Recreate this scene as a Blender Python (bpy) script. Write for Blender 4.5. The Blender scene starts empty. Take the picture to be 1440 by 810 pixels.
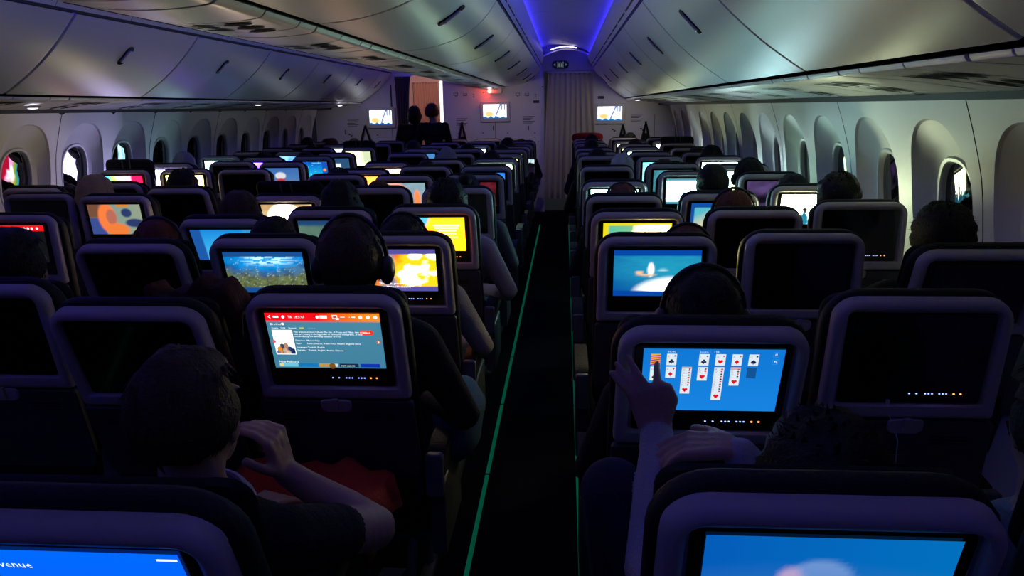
import bpy, bmesh, math, random
import numpy as np
from mathutils import Vector, Matrix

random.seed(7)
SC = bpy.context.scene
COL = SC.collection

# ------------------------------------------------------------------ camera
F_PX, YAW, PITCH, ROLL, CAM_H = 1035.87, .0729, .2407, -.0142, 1.597
_cy, _sy, _cp, _sp = math.cos(YAW), math.sin(YAW), math.cos(PITCH), math.sin(PITCH)
FWD = Vector((-_sy * _cp, _cy * _cp, -_sp))
_R = Vector((_cy, _sy, 0))
_U = _R.cross(FWD)
RIGHT = math.cos(ROLL) * _R + math.sin(ROLL) * _U
UP = -math.sin(ROLL) * _R + math.cos(ROLL) * _U
CAM = Vector((0, 0, CAM_H))
cam = bpy.data.objects.new('camera', bpy.data.cameras.new('camera'))
COL.objects.link(cam)
cam.data.sensor_width = 36
cam.data.lens = 36 * F_PX / 1440
cam.data.clip_start = .02
cam.matrix_world = Matrix(((RIGHT.x, UP.x, -FWD.x, 0), (RIGHT.y, UP.y, -FWD.y, 0),
                           (RIGHT.z, UP.z, -FWD.z, CAM_H), (0, 0, 0, 1)))
SC.camera = cam


def at(px, py, y):
    """point on the photo ray (px,py) at cabin station y"""
    d = FWD + (px - 720) / F_PX * RIGHT - (py - 405) / F_PX * UP
    return CAM + d * (y / d.y)


# ------------------------------------------------------------------ world, light, exposure
W = bpy.data.worlds.new('world')
SC.world = W
W.use_nodes = True
W.node_tree.nodes['Background'].inputs[0].default_value = (.004, .004, .008, 1)
W.node_tree.nodes['Background'].inputs[1].default_value = 1
SC.view_settings.view_transform = 'Standard'
SC.view_settings.look = 'None'
SC.view_settings.exposure = 0.0
SC.view_settings.gamma = 1
SC.view_settings.use_curve_mapping = False
try:
    SC.cycles.use_denoising = True
    SC.cycles.max_bounces = 6
    SC.cycles.sample_clamp_indirect = 4
except Exception:
    pass
COVE_GAIN = 9.5        # blue LED cove strips above the bins
SCREEN_GAIN = 1.0      # all seat screens
GLARE = 2.8            # picture areas that are over-exposed in the photo are this much brighter still


# ------------------------------------------------------------------ materials
def s2l(c):
    c = c / 255
    return c / 12.92 if c <= .04045 else ((c + .055) / 1.055) ** 2.4


def rgb(r, g, b, k=1.):
    return (s2l(r) * k, s2l(g) * k, s2l(b) * k)


def mat(name, c, rough=.5, metal=0, spec=.5, bump=0, bscale=60, vary=0, coat=0, ior=1.5):
    m = bpy.data.materials.new(name)
    m.use_nodes = True
    nt = m.node_tree
    b = nt.nodes['Principled BSDF']
    b.inputs['Base Color'].default_value = (*c, 1)
    b.inputs['Roughness'].default_value = rough
    b.inputs['Metallic'].default_value = metal
    b.inputs['IOR'].default_value = ior
    b.inputs['Specular IOR Level'].default_value = spec
    b.inputs['Coat Weight'].default_value = coat
    if bump or vary:
        tc = nt.nodes.new('ShaderNodeTexCoord')
        n = nt.nodes.new('ShaderNodeTexNoise')
        n.inputs['Scale'].default_value = bscale
        n.inputs['Detail'].default_value = 4
        nt.links.new(tc.outputs['Object'], n.inputs['Vector'])
        if bump:
            bp = nt.nodes.new('ShaderNodeBump')
            bp.inputs['Strength'].default_value = bump
            bp.inputs['Distance'].default_value = .01
            nt.links.new(n.outputs['Fac'], bp.inputs['Height'])
            nt.links.new(bp.outputs['Normal'], b.inputs['Normal'])
        if vary:
            mx = nt.nodes.new('ShaderNodeMixRGB')
            mx.inputs[1].default_value = (*[x * (1 - vary) for x in c], 1)
            mx.inputs[2].default_value = (*[min(1, x * (1 + vary)) for x in c], 1)
            nt.links.new(n.outputs['Fac'], mx.inputs[0])
            nt.links.new(mx.outputs[0], b.inputs['Base Color'])
    return m


def tinted(name, rough=.8, bump=.3, bscale=120, spec=.3):
    """base colour comes from the object's own colour"""
    m = mat(name, (.5, .5, .5), rough, bump=bump, bscale=bscale, spec=spec)
    nt = m.node_tree
    oi = nt.nodes.new('ShaderNodeObjectInfo')
    nt.links.new(oi.outputs['Color'], nt.nodes['Principled BSDF'].inputs['Base Color'])
    return m


def emit(name, c, k, sample=True):
    m = bpy.data.materials.new(name)
    m.use_nodes = True
    nt = m.node_tree
    nt.nodes.clear()
    e = nt.nodes.new('ShaderNodeEmission')
    o = nt.nodes.new('ShaderNodeOutputMaterial')
    e.inputs[0].default_value = (*c, 1)
    e.inputs[1].default_value = k
    nt.links.new(e.outputs[0], o.inputs[0])
    if not sample:
        m.cycles.emission_sampling = 'NONE'
    return m


def screen_mat(name, sample):
    m = emit(name, (1, 1, 1), SCREEN_GAIN, sample)
    nt = m.node_tree
    a = nt.nodes.new('ShaderNodeAttribute')
    a.attribute_name = 'Col'
    e = [n for n in nt.nodes if n.type == 'EMISSION'][0]
    nt.links.new(a.outputs['Color'], e.inputs[0])
    return m


M = dict(
    bin=mat('bin_plastic', (.82, .82, .83), .38, spec=.45, bump=.02, bscale=300, vary=.02),
    wall=mat('sidewall_plastic', (.80, .80, .79), .5, bump=.03, bscale=400, vary=.02),
    bulk=mat('bulkhead_laminate', (.86, .83, .86), .55, bump=.03, bscale=300, vary=.03),
    ceil=mat('ceiling_plastic', (.66, .66, .68), .38, vary=.02, bscale=20),
    gap=mat('dark_gap', (.006, .006, .007), .6),
    psu=mat('service_panel_plastic', (.78, .77, .75), .36, vary=.02, bscale=200),
    well=mat('reading_light_well', (.010, .010, .012), .85, spec=.08),
    lens=mat('reading_light_lens', (.012, .012, .014), .15, spec=.8),
    latch=mat('latch_silver', (.85, .86, .88), .28),
    chrome=mat('latch_metal', (.75, .76, .78), .22, metal=.9),
    shell=mat('seat_shell_plastic', (.47, .41, .40), .42, bump=.05, bscale=500, vary=.04),
    tray=mat('tray_plastic', (.055, .05, .056), .5, bump=.05, bscale=500, vary=.04),
    bezel=mat('glossy_black_bezel', (.004, .004, .005), .12, spec=.5),
    off=mat('unlit_display_glass', (.003, .003, .004), .08, spec=.5),
    leather=mat('navy_seat_leather', (.006, .0065, .011), .6, bump=.25, bscale=90, vary=.15, spec=.25),
    cap=mat('armrest_plastic', (.10, .095, .11), .5, vary=.05),
    metal=mat('seat_leg_metal', (.22, .22, .24), .4, metal=.8),
    floor=mat('dark_aisle_carpet', (.006, .006, .008), .95, bump=.6, bscale=350, vary=.3, spec=.1),
    glass=mat('tinted_window_glass', (.002, .003, .004), .03, spec=1., ior=1.9),
    wframe=mat('window_frame_plastic', (.55, .55, .55), .4),
    curtain=mat('grey_beige_curtain', (.62, .55, .44), .9, bump=.3, bscale=260, vary=.12),
    curtain2=mat('tan_curtain', (.62, .46, .38), .9, bump=.3, bscale=260, vary=.12),
    curtain3=mat('plum_curtain', (.10, .06, .10), .9, bump=.3, bscale=260, vary=.12),
    mark=mat('dark_print', (.05, .05, .06), .6),
    white=mat('white_plastic', (.72, .72, .74), .4),
    denim=mat('dark_trouser_fabric', (.012, .016, .045), .9, bump=.3, bscale=200, vary=.2),
    skin=mat('skin', (.46, .27, .20), .5, bump=.1, bscale=180, vary=.12),
    eye=mat('eye_dark', (.02, .015, .015), .2),
    lips=mat('lips', (.35, .14, .13), .5),
    cloth=tinted('clothing', .9, .35, 160),
    hair=tinted('hair', .55, .5, 140),
    phones=mat('headphone_plastic', (.02, .02, .022), .35),
    redcloth=mat('red_blanket_fabric', (.33, .006, .006), .9, bump=.5, bscale=140, vary=.25),
    bluecloth=mat('blue_fabric', (.02, .09, .17), .9, bump=.4, bscale=160, vary=.2),
    black=mat('black_fabric', (.008, .008, .010), .9, bump=.4, bscale=120),
    cable=mat('white_cable', (.6, .6, .62), .4),
    screen=screen_mat('screen_picture', True),
    scrtxt=screen_mat('screen_print', False),
    ledb=emit('led_blue', (.25, .35, 1), 3.0, False),
    ledo=emit('led_orange', (1, .25, .06), 3.0, False),
    cove=emit('cove_led', (.035, .022, 1.0), COVE_GAIN),
    strip=emit('floor_path_glow', (.006, .30, .17), .20),
    slit=emit('slit_lamp_glow', (1, .90, .98), 6),
    redlamp=emit('red_call_lamp', (1, .06, .03), 60),
    galley=emit('galley_light', (.95, .98, 1), 3),
    galleyred=emit('galley_red_light', (1, .42, .36), 70),
)


# ------------------------------------------------------------------ mesh helpers
def rr(w, h, rt, rb=None, cx=0, cz=0, n=6):
    """rounded rectangle outline, counter-clockwise, top radius rt, bottom radius rb"""
    rb = rt if rb is None else rb
    pts = []
    for (sx, sz, r, a0) in ((1, -1, rb, -90), (1, 1, rt, 0), (-1, 1, rt, 90), (-1, -1, rb, 180)):
        ox, oz = cx + sx * (w / 2 - r), cz + sz * (h / 2 - r)
        for i in range(n + 1):
            a = math.radians(a0 + 90 * i / n)
            pts.append((ox + r * math.cos(a), oz + r * math.sin(a)))
    return pts


class MB:
    def __init__(s):
        s.v, s.f, s.m = [], [], []

    def add(s, vs, fs, mi=0):
        o = len(s.v)
        s.v += [tuple(p) for p in vs]
        s.f += [tuple(i + o for i in f) for f in fs]
        s.m += [mi] * len(fs)
        return s

    def box(s, x0, x1, y0, y1, z0, z1, mi=0):
        v = [(x, y, z) for z in (z0, z1) for y in (y0, y1) for x in (x0, x1)]
        return s.add(v, [(0, 2, 3, 1), (4, 5, 7, 6), (0, 1, 5, 4), (2, 6, 7, 3), (0, 4, 6, 2), (1, 3, 7, 5)], mi)

    def loft(s, loops, cap0=True, cap1=True, closed=True, mi=0):
        n = len(loops[0])
        v = [p for l in loops for p in l]
        f = []
        for k in range(len(loops) - 1):
            for i in range(n if closed else n - 1):
                j = (i + 1) % n
                f.append((k * n + i, k * n + j, (k + 1) * n + j, (k + 1) * n + i))
        if cap0:
            f.append(tuple(range(n))[::-1])
        if cap1:
            f.append(tuple(range((len(loops) - 1) * n, len(loops) * n)))
        return s.add(v, f, mi)

    def slab(s, pts2, y0, y1, bev=.004, mi=0):
        """xz outline extruded along y with eased edges"""
        cx = sum(p[0] for p in pts2) / len(pts2)
        cz = sum(p[1] for p in pts2) / len(pts2)
        def ins(b):
            out = []
            for x, z in pts2:
                dx, dz = x - cx, z - cz
                l = math.hypot(dx, dz) or 1
                out.append((x - dx / l * b, z - dz / l * b))
            return out
        I = ins(bev)
        L = [[(x, y0, z) for x, z in I], [(x, y0 + bev, z) for x, z in pts2],
             [(x, y1 - bev, z) for x, z in pts2], [(x, y1, z) for x, z in I]]
        return s.loft(L, mi=mi)

    def tube(s, pts, r, n=8, mi=0):
        pts = [Vector(p) for p in pts]
        rs = r if isinstance(r, (list, tuple)) else [r] * len(pts)
        loops = []
        up = Vector((0, 0, 1))
        for i, p in enumerate(pts):
            d = (pts[min(i + 1, len(pts) - 1)] - pts[max(i - 1, 0)]).normalized()
            a = d.cross(up if abs(d.z) < .9 else Vector((0, 1, 0))).normalized()
            b = d.cross(a)
            loops.append([p + rs[i] * (math.cos(t) * a + math.sin(t) * b) for t in [2 * math.pi * k / n for k in range(n)]])
        return s.loft(loops, mi=mi)

    def ell(s, c, r, seg=16, ring=10, fn=None, mi=0):
        loops = []
        for i in range(1, ring):
            t = math.pi * i / ring
            loops.append([(math.sin(t) * math.cos(2 * math.pi * k / seg), math.sin(t) * math.sin(2 * math.pi * k / seg), -math.cos(t)) for k in range(seg)])
        v = [(0, 0, -1)] + [p for l in loops for p in l] + [(0, 0, 1)]
        if fn:
            v = [fn(p) for p in v]
        v = [(c[0] + p[0] * r[0], c[1] + p[1] * r[1], c[2] + p[2] * r[2]) for p in v]
        f = []
        for k in range(seg):
            j = (k + 1) % seg
            f.append((0, 1 + j, 1 + k))
            for i in range(ring - 2):
                f.append((1 + i * seg + k, 1 + i * seg + j, 1 + (i + 1) * seg + j, 1 + (i + 1) * seg + k))
            f.append((1 + (ring - 2) * seg + k, 1 + (ring - 2) * seg + j, len(v) - 1))
        return s.add(v, f, mi)

    def mesh(s, name, mats, smooth=True, angle=35):
        me = bpy.data.meshes.new(name)
        me.from_pydata(s.v, [], s.f)
        for m in (mats if isinstance(mats, (list, tuple)) else [mats]):
            me.materials.append(M[m] if isinstance(m, str) else m)
        me.polygons.foreach_set('material_index', s.m)
        bm = bmesh.new()
        bm.from_mesh(me)
        bmesh.ops.recalc_face_normals(bm, faces=bm.faces)
        bm.to_mesh(me)
        bm.free()
        if smooth:
            me.shade_smooth()
            me.set_sharp_from_angle(angle=math.radians(angle))
        me.update()
        return me

    def build(s, name, mats, parent=None, smooth=True, angle=35):
        return link(name, s.mesh(name, mats, smooth, angle), parent)


def link(name, data, parent=None, loc=None, rot=None):
    o = bpy.data.objects.new(name, data)
    COL.objects.link(o)
    if parent is not None:
        o.parent = parent
    if loc is not None:
        o.location = loc
    if rot is not None:
        o.rotation_euler = rot
    return o


def tag(o, label, cat=None, group=None, kind=None):
    o['label'] = label
    if cat:
        o['category'] = cat
    if group:
        o['group'] = group
    if kind:
        o['kind'] = kind
    return o


ORD = ['', 'first', 'second', 'third', 'fourth', 'fifth', 'sixth', 'seventh', 'eighth', 'ninth', 'tenth', 'eleventh',
       'twelfth', 'thirteenth', 'fourteenth', 'fifteenth', 'sixteenth', 'seventeenth', 'eighteenth', 'nineteenth', 'twentieth']

XC = -1.10            # cabin centre line
Y0, Y1 = -1.6, 11.5   # cabin built from behind the camera to the bulkhead


def mir(x):
    return 2 * XC - x


# ------------------------------------------------------------------ floor
b = MB()
b.box(-4.0, 1.8, Y0, 15.5, -.05, 0)
tag(b.build('floor', 'floor', smooth=False), 'dark carpeted cabin floor', kind='structure')
STRIPS = [(-.341, -1, 9.6), (.063, -1, 9.6), (mir(-.341) , -1, 9.6), (mir(.063), -1, 9.6)]
for i, (x, ya, yb) in enumerate(STRIPS):
    root = link('trim_%d' % (i + 1), None)
    tag(root, 'green glowing path strip along the %s aisle, %s side' % ('curtained' if i < 2 else 'doorway', 'window block' if i in (1, 3) else 'centre block'), kind='structure')
    y = ya
    while y < yb:
        b = MB()
        b.loft([[(x - .009, yy, 0), (x - .007, yy, .004), (x + .007, yy, .004), (x + .009, yy, 0)] for yy in (y, y + .78)])
        b.build('glow_segment', 'strip', root, smooth=False)
        y += .80


# ------------------------------------------------------------------ sidewalls with windows
def wall_x(z):
    """half-cabin profile of the right sidewall"""
    P = [(0, 1.50), (.3, 1.56), (.7, 1.635), (1.0, 1.64), (1.3, 1.60), (1.607, 1.50), (1.8, 1.40)]
    for (z0, x0), (z1, x1) in zip(P, P[1:]):
        if z <= z1:
            t = (z - z0) / (z1 - z0)
            t = t
            return x0 + (x1 - x0) * t
    return P[-1][1]


def wall_xs(z):
    return (wall_x(z - .08) + 2 * wall_x(z) + wall_x(z + .08)) / 4


def oval(cy, cz, a, b_, n, e=2.6):
    out = []
    for i in range(n):
        t = 2 * math.pi * i / n
        c, s = math.cos(t), math.sin(t)
        out.append((cy + a * math.copysign(abs(c) ** (2 / e), c), cz + b_ * math.copysign(abs(s) ** (2 / e), s)))
    return out


def rect_loop(y0, y1, z0, z1, cy, cz, n):
    out = []
    for i in range(n):
        t = 2 * math.pi * i / n
        c, s = math.cos(t), math.sin(t)
        k = min(((y1 - cy) if c > 0 else (cy - y0)) / max(abs(c), 1e-6), ((z1 - cz) if s > 0 else (cz - z0)) / max(abs(s), 1e-6))
        out.append((cy + c * k, cz + s * k))
    return out


WIN_Z, WN = 1.17, 48
ZB, ZT = .78, 1.612


def build_side(sgn, first_seam, name, place, PANEL):
    """sgn +1: wall beside the curtained-aisle block, -1: the other side"""
    X = (lambda x: x) if sgn > 0 else mir
    root = tag(link('wall_' + name, None), 'pale sculpted sidewall lining beside the %s block windows' % place, kind='structure')
    b = MB()
    zs = [0, .1, .2, .3, .4, .5, .6, .7, ZB]
    b.loft([[(X(wall_xs(z)), y, z) for z in zs] for y in (Y0, Y1)], False, False, False)
    lo = b.build('lower_lining', 'wall', root)
    n_seam = int((Y1 - first_seam) / PANEL) + 1
    k0 = -int((first_seam - Y0) / PANEL) - 1
    wn = 0
    wins = []
    for k in range(k0, n_seam + 1):
        ya, yb = first_seam + k * PANEL + .004, first_seam + (k + 1) * PANEL - .004
        if yb < Y0 + .2 or ya > Y1 - .2:
            continue
        yb_ = min(yb, Y1)
        b = MB()
        ym = (ya + yb) / 2
        for (c0, c1) in ((ya, ym), (ym, yb)):
            cy = (c0 + c1) / 2
            if c1 > Y1:
                continue
            L = [(rect_loop(c0, c1, ZB, ZT, cy, WIN_Z, WN), 0), (oval(cy, WIN_Z, .265, .355, WN, 2.3), 0),
                 (oval(cy, WIN_Z, .259, .349, WN, 2.3), .013), (oval(cy, WIN_Z - .03, .205, .275, WN, 2.5), .064),
                 (oval(cy, WIN_Z - .045, .168, .237, WN, 2.5), .076)]
            L = L
            loops = [[(X(wall_xs(z) + d), y, z) for y, z in l] for l, d in L]
            b.loft(loops, False, False)
            wins.append((cy, loops[-1]))
        if b.v:
            b.build('sidewall_panel', 'wall', root, angle=24)
    # dark seams behind the panel joints
    for k in range(k0, n_seam + 1):
        y = first_seam + k * PANEL
        if Y0 < y < Y1:
            b = MB()
            zs2 = [ZB + (ZT - ZB) * i / 10 for i in range(11)]
            b.loft([[(X(wall_xs(z) + .004), yy, z) for z in zs2] for yy in (y - .006, y + .006)], False, False, False)
            b.build('panel_seam', 'gap', root, smooth=False)
    wins.sort(key=lambda w: -w[0])
    return wins


RW = build_side(1, 2.96 - 2 * 1.345, 'right', 'curtained aisle', 1.345)
LW = build_side(-1, 5.34 - 3 * 1.285, 'left', 'doorway aisle', 1.285)
wi = 0
for sgn, wins, place in ((1, RW, 'curtained aisle'), (-1, LW, 'doorway aisle')):
    X = (lambda x: x) if sgn > 0 else mir
    for j, (cy, loop) in enumerate(wins):
        if cy < 1.0:
            continue
        wi += 1
        root = tag(link('window_%d' % wi, None), 'oval cabin window beside %s block, %s from the bulkhead' % (place, ORD[j + 1]), kind='structure')
        b = MB()
        mk = lambda l, d: [(X(wall_xs(z) + d), y, z) for y, z in l]
        o_ = lambda g, h: oval(cy, WIN_Z - .045, .165 + g, .235 + g, WN, 2.5)
        b.loft([mk(o_(.008, 0), .074), mk(o_(.0, 0), .064), mk(o_(-.014, 0), .065), mk(o_(-.020, 0), .072), mk(o_(-.022, 0), .097)], False, False)
        b.build('window_frame', 'wframe', root)
        b = MB()
        l = mk(o_(-.020, 0), .092)
        c = (X(wall_xs(WIN_Z) + .092), cy, WIN_Z - .045)
        b.loft([l, [(p[0] * .4 + c[0] * .6, p[1] * .4 + c[1] * .6, p[2] * .4 + c[2] * .6) for p in l]], False, True)
        b.build('pane', 'glass', root)


# ------------------------------------------------------------------ overhead bins
def smooth_profile(pts, n=18):
    P = [Vector((x, 0, z)) for x, z in pts]
    out = []
    m = len(P)
    for i in range(m - 1):
        p0, p1, p2, p3 = P[max(i - 1, 0)], P[i], P[i + 1], P[min(i + 2, m - 1)]
        k = max(3, n // (m - 1))
        for j in range(k):
            t = j / k
            q = .5 * ((2 * p1) + (p2 - p0) * t + (2 * p0 - 5 * p1 + 4 * p2 - p3) * t * t + (3 * p1 - p0 - 3 * p2 + p3) * t ** 3)
            out.append((q.x, q.z))
    out.append(pts[-1])
    return out


BIN_R = smooth_profile([(.415, 2.141), (.505, 2.032), (.605, 1.928), (.73, 1.822), (.84, 1.745), (.893, 1.712)])
LIP_R = smooth_profile([(.408, 2.160), (.378, 2.205), (.35, 2.25), (.330, 2.290), (.335, 2.305), (.352, 2.308)], 15)
PSU_R = smooth_profile([(.905, 1.698), (.912, 1.686), (.935, 1.681), (1.12, 1.666), (1.32, 1.638), (1.515, 1.607)], 20)
BIN_C = smooth_profile([(-.365, 2.150), (-.44, 2.055), (-.55, 1.975), (-.70, 1.925), (-.83, 1.905), (-.90, 1.903)])
LIP_C = smooth_profile([(-.356, 2.168), (-.338, 2.22), (-.325, 2.30), (-.322, 2.385), (-.328, 2.40), (-.345, 2.403)], 15)
PSU_C = smooth_profile([(-.908, 1.893), (-.925, 1.875), (-.96, 1.868), (-1.03, 1.862), (-1.10, 1.860)], 16)


def left_of(prof):
    """outboard bins on the doorway side: same section, a touch lower (cabin fit)"""
    return [(mir(x), 1.597 + (z - 1.597) * .952) for x, z in prof]


def extrude(prof, y0, y1, bev=0., nrm=None):
    if not bev:
        return [[(x, y, z) for x, z in prof] for y in (y0, y1)]
    return [[(x, y, z) for x, z in off(prof, d)] for y, d in ((y0, bev * 2), (y0 + bev * .3, bev * .6), (y0 + bev, 0), (y0 + bev * 1.6, 0), (y1 - bev * 1.6, 0), (y1 - bev, 0), (y1 - bev * .3, bev * .6), (y1, bev * 2))]


def off(prof, d):
    out = []
    for i, (x, z) in enumerate(prof):
        x0, z0 = prof[max(i - 1, 0)]
        x1, z1 = prof[min(i + 1, len(prof) - 1)]
        l = math.hypot(x1 - x0, z1 - z0) or 1
        nx, nz = -(z1 - z0) / l, (x1 - x0) / l
        if nz < 0 or (abs(nz) < 1e-6 and nx < 0):
            nx, nz = -nx, -nz
        out.append((x + nx * d, z + nz * d))
    return out


def bin_row(prof, lip, psu, first, pitch, place, group, psu_name, lip_name, backx, n_side, inward):
    """a row of bins + valance with slots + service-unit strip"""
    ys = []
    y = first
    while y > Y0:
        y -= pitch
    while y < Y1 - .25:
        a, c = max(y, Y0), min(y + pitch, Y1)
        ys.append((a, c))
        y += pitch
    n = len(ys)
    for i, (a, c) in enumerate(ys):
        root = link('overhead_bin', None, loc=(0, 0, 0))
        tag(root, 'closed pale overhead bin %s, %s from the bulkhead' % (place, ORD[n - i]), 'overhead bin', group)
        b = MB()
        b.loft(extrude(prof, a + .006, c - .006, .007), False, False, False)
        b.build('bin_door', 'bin', root, angle=60)
        b = MB()
        back = off(prof, .014)
        ring = [(x, z) for x, z in back] + [(backx, back[-1][1] + .02), (backx, back[0][1] + .02)]
        b.loft([[(x, yy, z) for x, z in ring] for yy in (a + .001, c - .001)], True, True, True)
        b.build('bin_body', 'gap', root, smooth=False)
        # latch: pill recess with bright paddle in the middle of the door
        yc = (a + c) / 2
        mid = prof[int(len(prof) * .34)]
        m0, m1 = prof[int(len(prof) * .34) - 1], prof[int(len(prof) * .34) + 1]
        ang = math.atan2(m1[1] - m0[1], m1[0] - m0[0])
        b = MB()
        b.slab(rr(.150, .070, .034, n=8), -.004, .006, .003, 0)
        lt = b.build('latch', 'lens', root)
        tv = Vector((math.cos(ang), 0, math.sin(ang)))      # along profile
        nv = Vector((-tv.z, 0, tv.x))
        if nv.z > 0:
            nv = -nv                                        # pointing down, out of the door
        yv = nv.cross(tv)
        lt.matrix_world = Matrix(((tv.x, -nv.x, yv.x, mid[0]), (tv.y, -nv.y, yv.y, yc), (tv.z, -nv.z, yv.z, mid[1]), (0, 0, 0, 1)))
        b = MB()
        b.slab(rr(.098, .044, .016, n=5), -.014, -.003, .004, 0)
        b.build('latch_paddle', 'latch', lt)
    # valance with slots
    root = tag(link(lip_name, None), 'slotted valance %s' % place, kind='structure')
    y = ys[0][0]
    k = 0
    L = len(lip)
    while y < Y1 - .05:
        c = min(y + pitch / 2, Y1)
        b = MB()
        b.loft(extrude(lip, y + .002, c - .002), False, False, False)
        v = b.build('valance_panel', 'bin', root, angle=60)
        q = off(lip, -.0015)
        i0, i1 = int(L * .10), int(L * .10) + 2
        b = MB()
        q0, q1 = Vector((q[i0][0], 0, q[i0][1])), Vector((q[i1][0], 0, q[i1][1]))
        mid = q0.lerp(q1, .5)
        e = (q1 - q0).normalized() * .006
        b.loft([[tuple(mid - e + Vector((0, yy, 0))), tuple(mid + e + Vector((0, yy, 0)))] for yy in (y + .04, c - .04)], False, False, False)
        b.build('vent_slot', 'gap', v, smooth=False)
        y += pitch / 2
    # shadow gaps
    b = MB()
    b.loft(extrude([off(prof, .010)[0], off(lip, .012)[0]], ys[0][0], Y1), False, False, False)
    b.build('shadow_gap', 'gap', root, smooth=False)
    return ys


def psu_strip(prof, name, label, first, pitch, flip, both=False):
    root = tag(link(name, None), label, kind='structure')
    y = first
    while y > Y0:
        y -= pitch
    k = 0
    while y < Y1 - .1:
        a, c = max(y, Y0), min(y + pitch, Y1)
        if c - a > .1:
            # each service unit: blank panel, light panel, blank panel
            cuts = [a + .004, a + (c - a) * .40, a + (c - a) * .78, c - .004]
            for j in range(3):
                b = MB()
                b.loft(extrude(prof, cuts[j] + .003, cuts[j + 1] - .003, .003), False, False, False)
                p = b.build('service_panel', 'psu', root, angle=60)
                if j == 1:
                    q = off(prof, -.002)
                    for (u, v, ru, rv) in ((.30, .18, .085, .030), (.30, .5, .085, .030), (.30, .82, .085, .030),
                                           (.60, .26, .07, .026), (.60, .62, .07, .026), (.82, .45, .05, .022)):
                        yc = cuts[1] + (cuts[2] - cuts[1]) * v
                        span = abs(q[-1][0] - q[0][0])
                        sg = 1 if q[-1][0] > q[0][0] else -1
                        xc_ = q[0][0] + sg * span * u
                        nn, NS = 8, 10
                        ru_ = min(ru, span * .12)
                        qs = sorted(q)
                        zi = lambda xx: float(np.interp(xx, [a_[0] for a_ in qs], [a_[1] for a_ in qs]))
                        rows = []
                        for w in range(NS + 1):
                            xx = xc_ - ru_ + 2 * ru_ * w / NS
                            hw = rv * math.sqrt(max(0, 1 - ((xx - xc_) / ru_) ** 2)) + .0005
                            rows.append([(xx, yc - hw, zi(xx) - .0015), (xx, yc, zi(xx) - .0025), (xx, yc + hw, zi(xx) - .0015)])
                        b = MB()
                        b.loft(rows, False, False, False)
                        b.build('reading_light', 'well', p)
        y += pitch
        k += 1
    b = MB()
    bk = off(prof, .012)
    b.loft(extrude(bk, Y0, Y1), False, False, False)
    b.build('strip_backing', 'gap', root, smooth=False)
    # round rail along the bin edge
    x, z = prof[0]
    return root


RB_ = bin_row(BIN_R, LIP_R, PSU_R, 1.58, 1.345, 'over the window block by the curtained aisle', 'overhead bins above the window seats', '', 'trim_5', 1.35, 1, -1)
LB_ = bin_row(left_of(BIN_R), left_of(LIP_R), left_of(PSU_R), 4.01, 1.36, 'over the window block by the doorway aisle', 'overhead bins above the window seats', '', 'trim_6', mir(1.35), -1, 1)
CB_ = bin_row(BIN_C, LIP_C, PSU_C, 2.78, 1.39, 'over the centre block facing the curtained aisle', 'overhead bins above the centre seats', '', 'trim_7', -1.05, 1, 1)
mirC = lambda p: [(mir(x), z) for x, z in p]
CL_ = bin_row(mirC(BIN_C), mirC(LIP_C), mirC(PSU_C), 2.78, 1.39, 'over the centre block facing the doorway aisle', 'overhead bins above the centre seats', '', 'trim_8', -1.15, -1, -1)
psu_strip(PSU_R, 'trim_9', 'service-unit strip with reading lights over the curtained-aisle window block', 1.0, .81, 1)
psu_strip(left_of(PSU_R), 'trim_10', 'service-unit strip with reading lights over the doorway-aisle window block', 1.3, .82, -1)
psu_strip(PSU_C + [(mir(x), z) for x, z in PSU_C[-2::-1]], 'trim_11', 'service-unit strip with reading lights under the centre bins', 1.2, .80, -1)

# ------------------------------------------------------------------ aisle ceilings and cove lights
for nm, lab, fx in (('ceiling', 'domed ceiling over the curtained aisle', lambda x: x), ('ceiling_doorway', 'domed ceiling over the doorway aisle', mir)):
    root = tag(link(nm, None), lab, kind='structure')
    prof = smooth_profile([(.40, 2.325), (.33, 2.372), (.2, 2.425), (.03, 2.455), (-.13, 2.47), (-.27, 2.465), (-.36, 2.44), (-.41, 2.415)], 28)
    prof = [(fx(x), z) for x, z in prof]
    y = Y0
    while y < Y1 - .1:
        c = min(y + 1.0, Y1)
        b = MB()
        b.loft(extrude(prof, y + .003, c - .003, .003), False, False, False)
        b.build('ceiling_panel', 'ceil', root, angle=60)
        y += 1.0
    b = MB()
    b.loft(extrude(off(prof, .02), Y0, Y1), False, False, False)
    b.build('ceiling_backing', 'gap', root, smooth=False)
    for (x0, z0, x1, z1) in ((.352, 2.309, .392, 2.318), (-.345, 2.404, -.40, 2.412)):
        b = MB()
        b.loft([[(fx(x0), yy, z0), (fx(x1), yy, z1)] for yy in (Y0 + .02, Y1 - .12)], False, False, False)
        b.build('cove_light', 'cove', root, smooth=False)
for nm, lab, fx in (('slit_lamp', 'curved white slit lamp at the ceiling end above the curtain', lambda x: x), ('slit_lamp', 'curved white slit lamp at the ceiling end above the doorway', mir)):
    root = tag(link(nm, None), lab, 'lamp', 'ceiling end slit lamps')
    b = MB()
    arc = [(.17 - .38 * i / 12, 2.375 + .055 * math.sin(math.pi * (.20 + .72 * i / 12))) for i in range(13)]
    b.loft([[(fx(x), Y1 - .375, z), (fx(x), Y1 - .370, z + .006)] for x, z in arc], False, False, False)
    b.build('slit_diffuser', 'slit', root, smooth=False)
    b = MB()
    b.loft([[(fx(x), Y1 - .355, z - .006), (fx(x), Y1 - .355, z + .016)] for x, z in arc], False, False, False)
    b.build('slit_housing', 'white', root, smooth=False)
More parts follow.
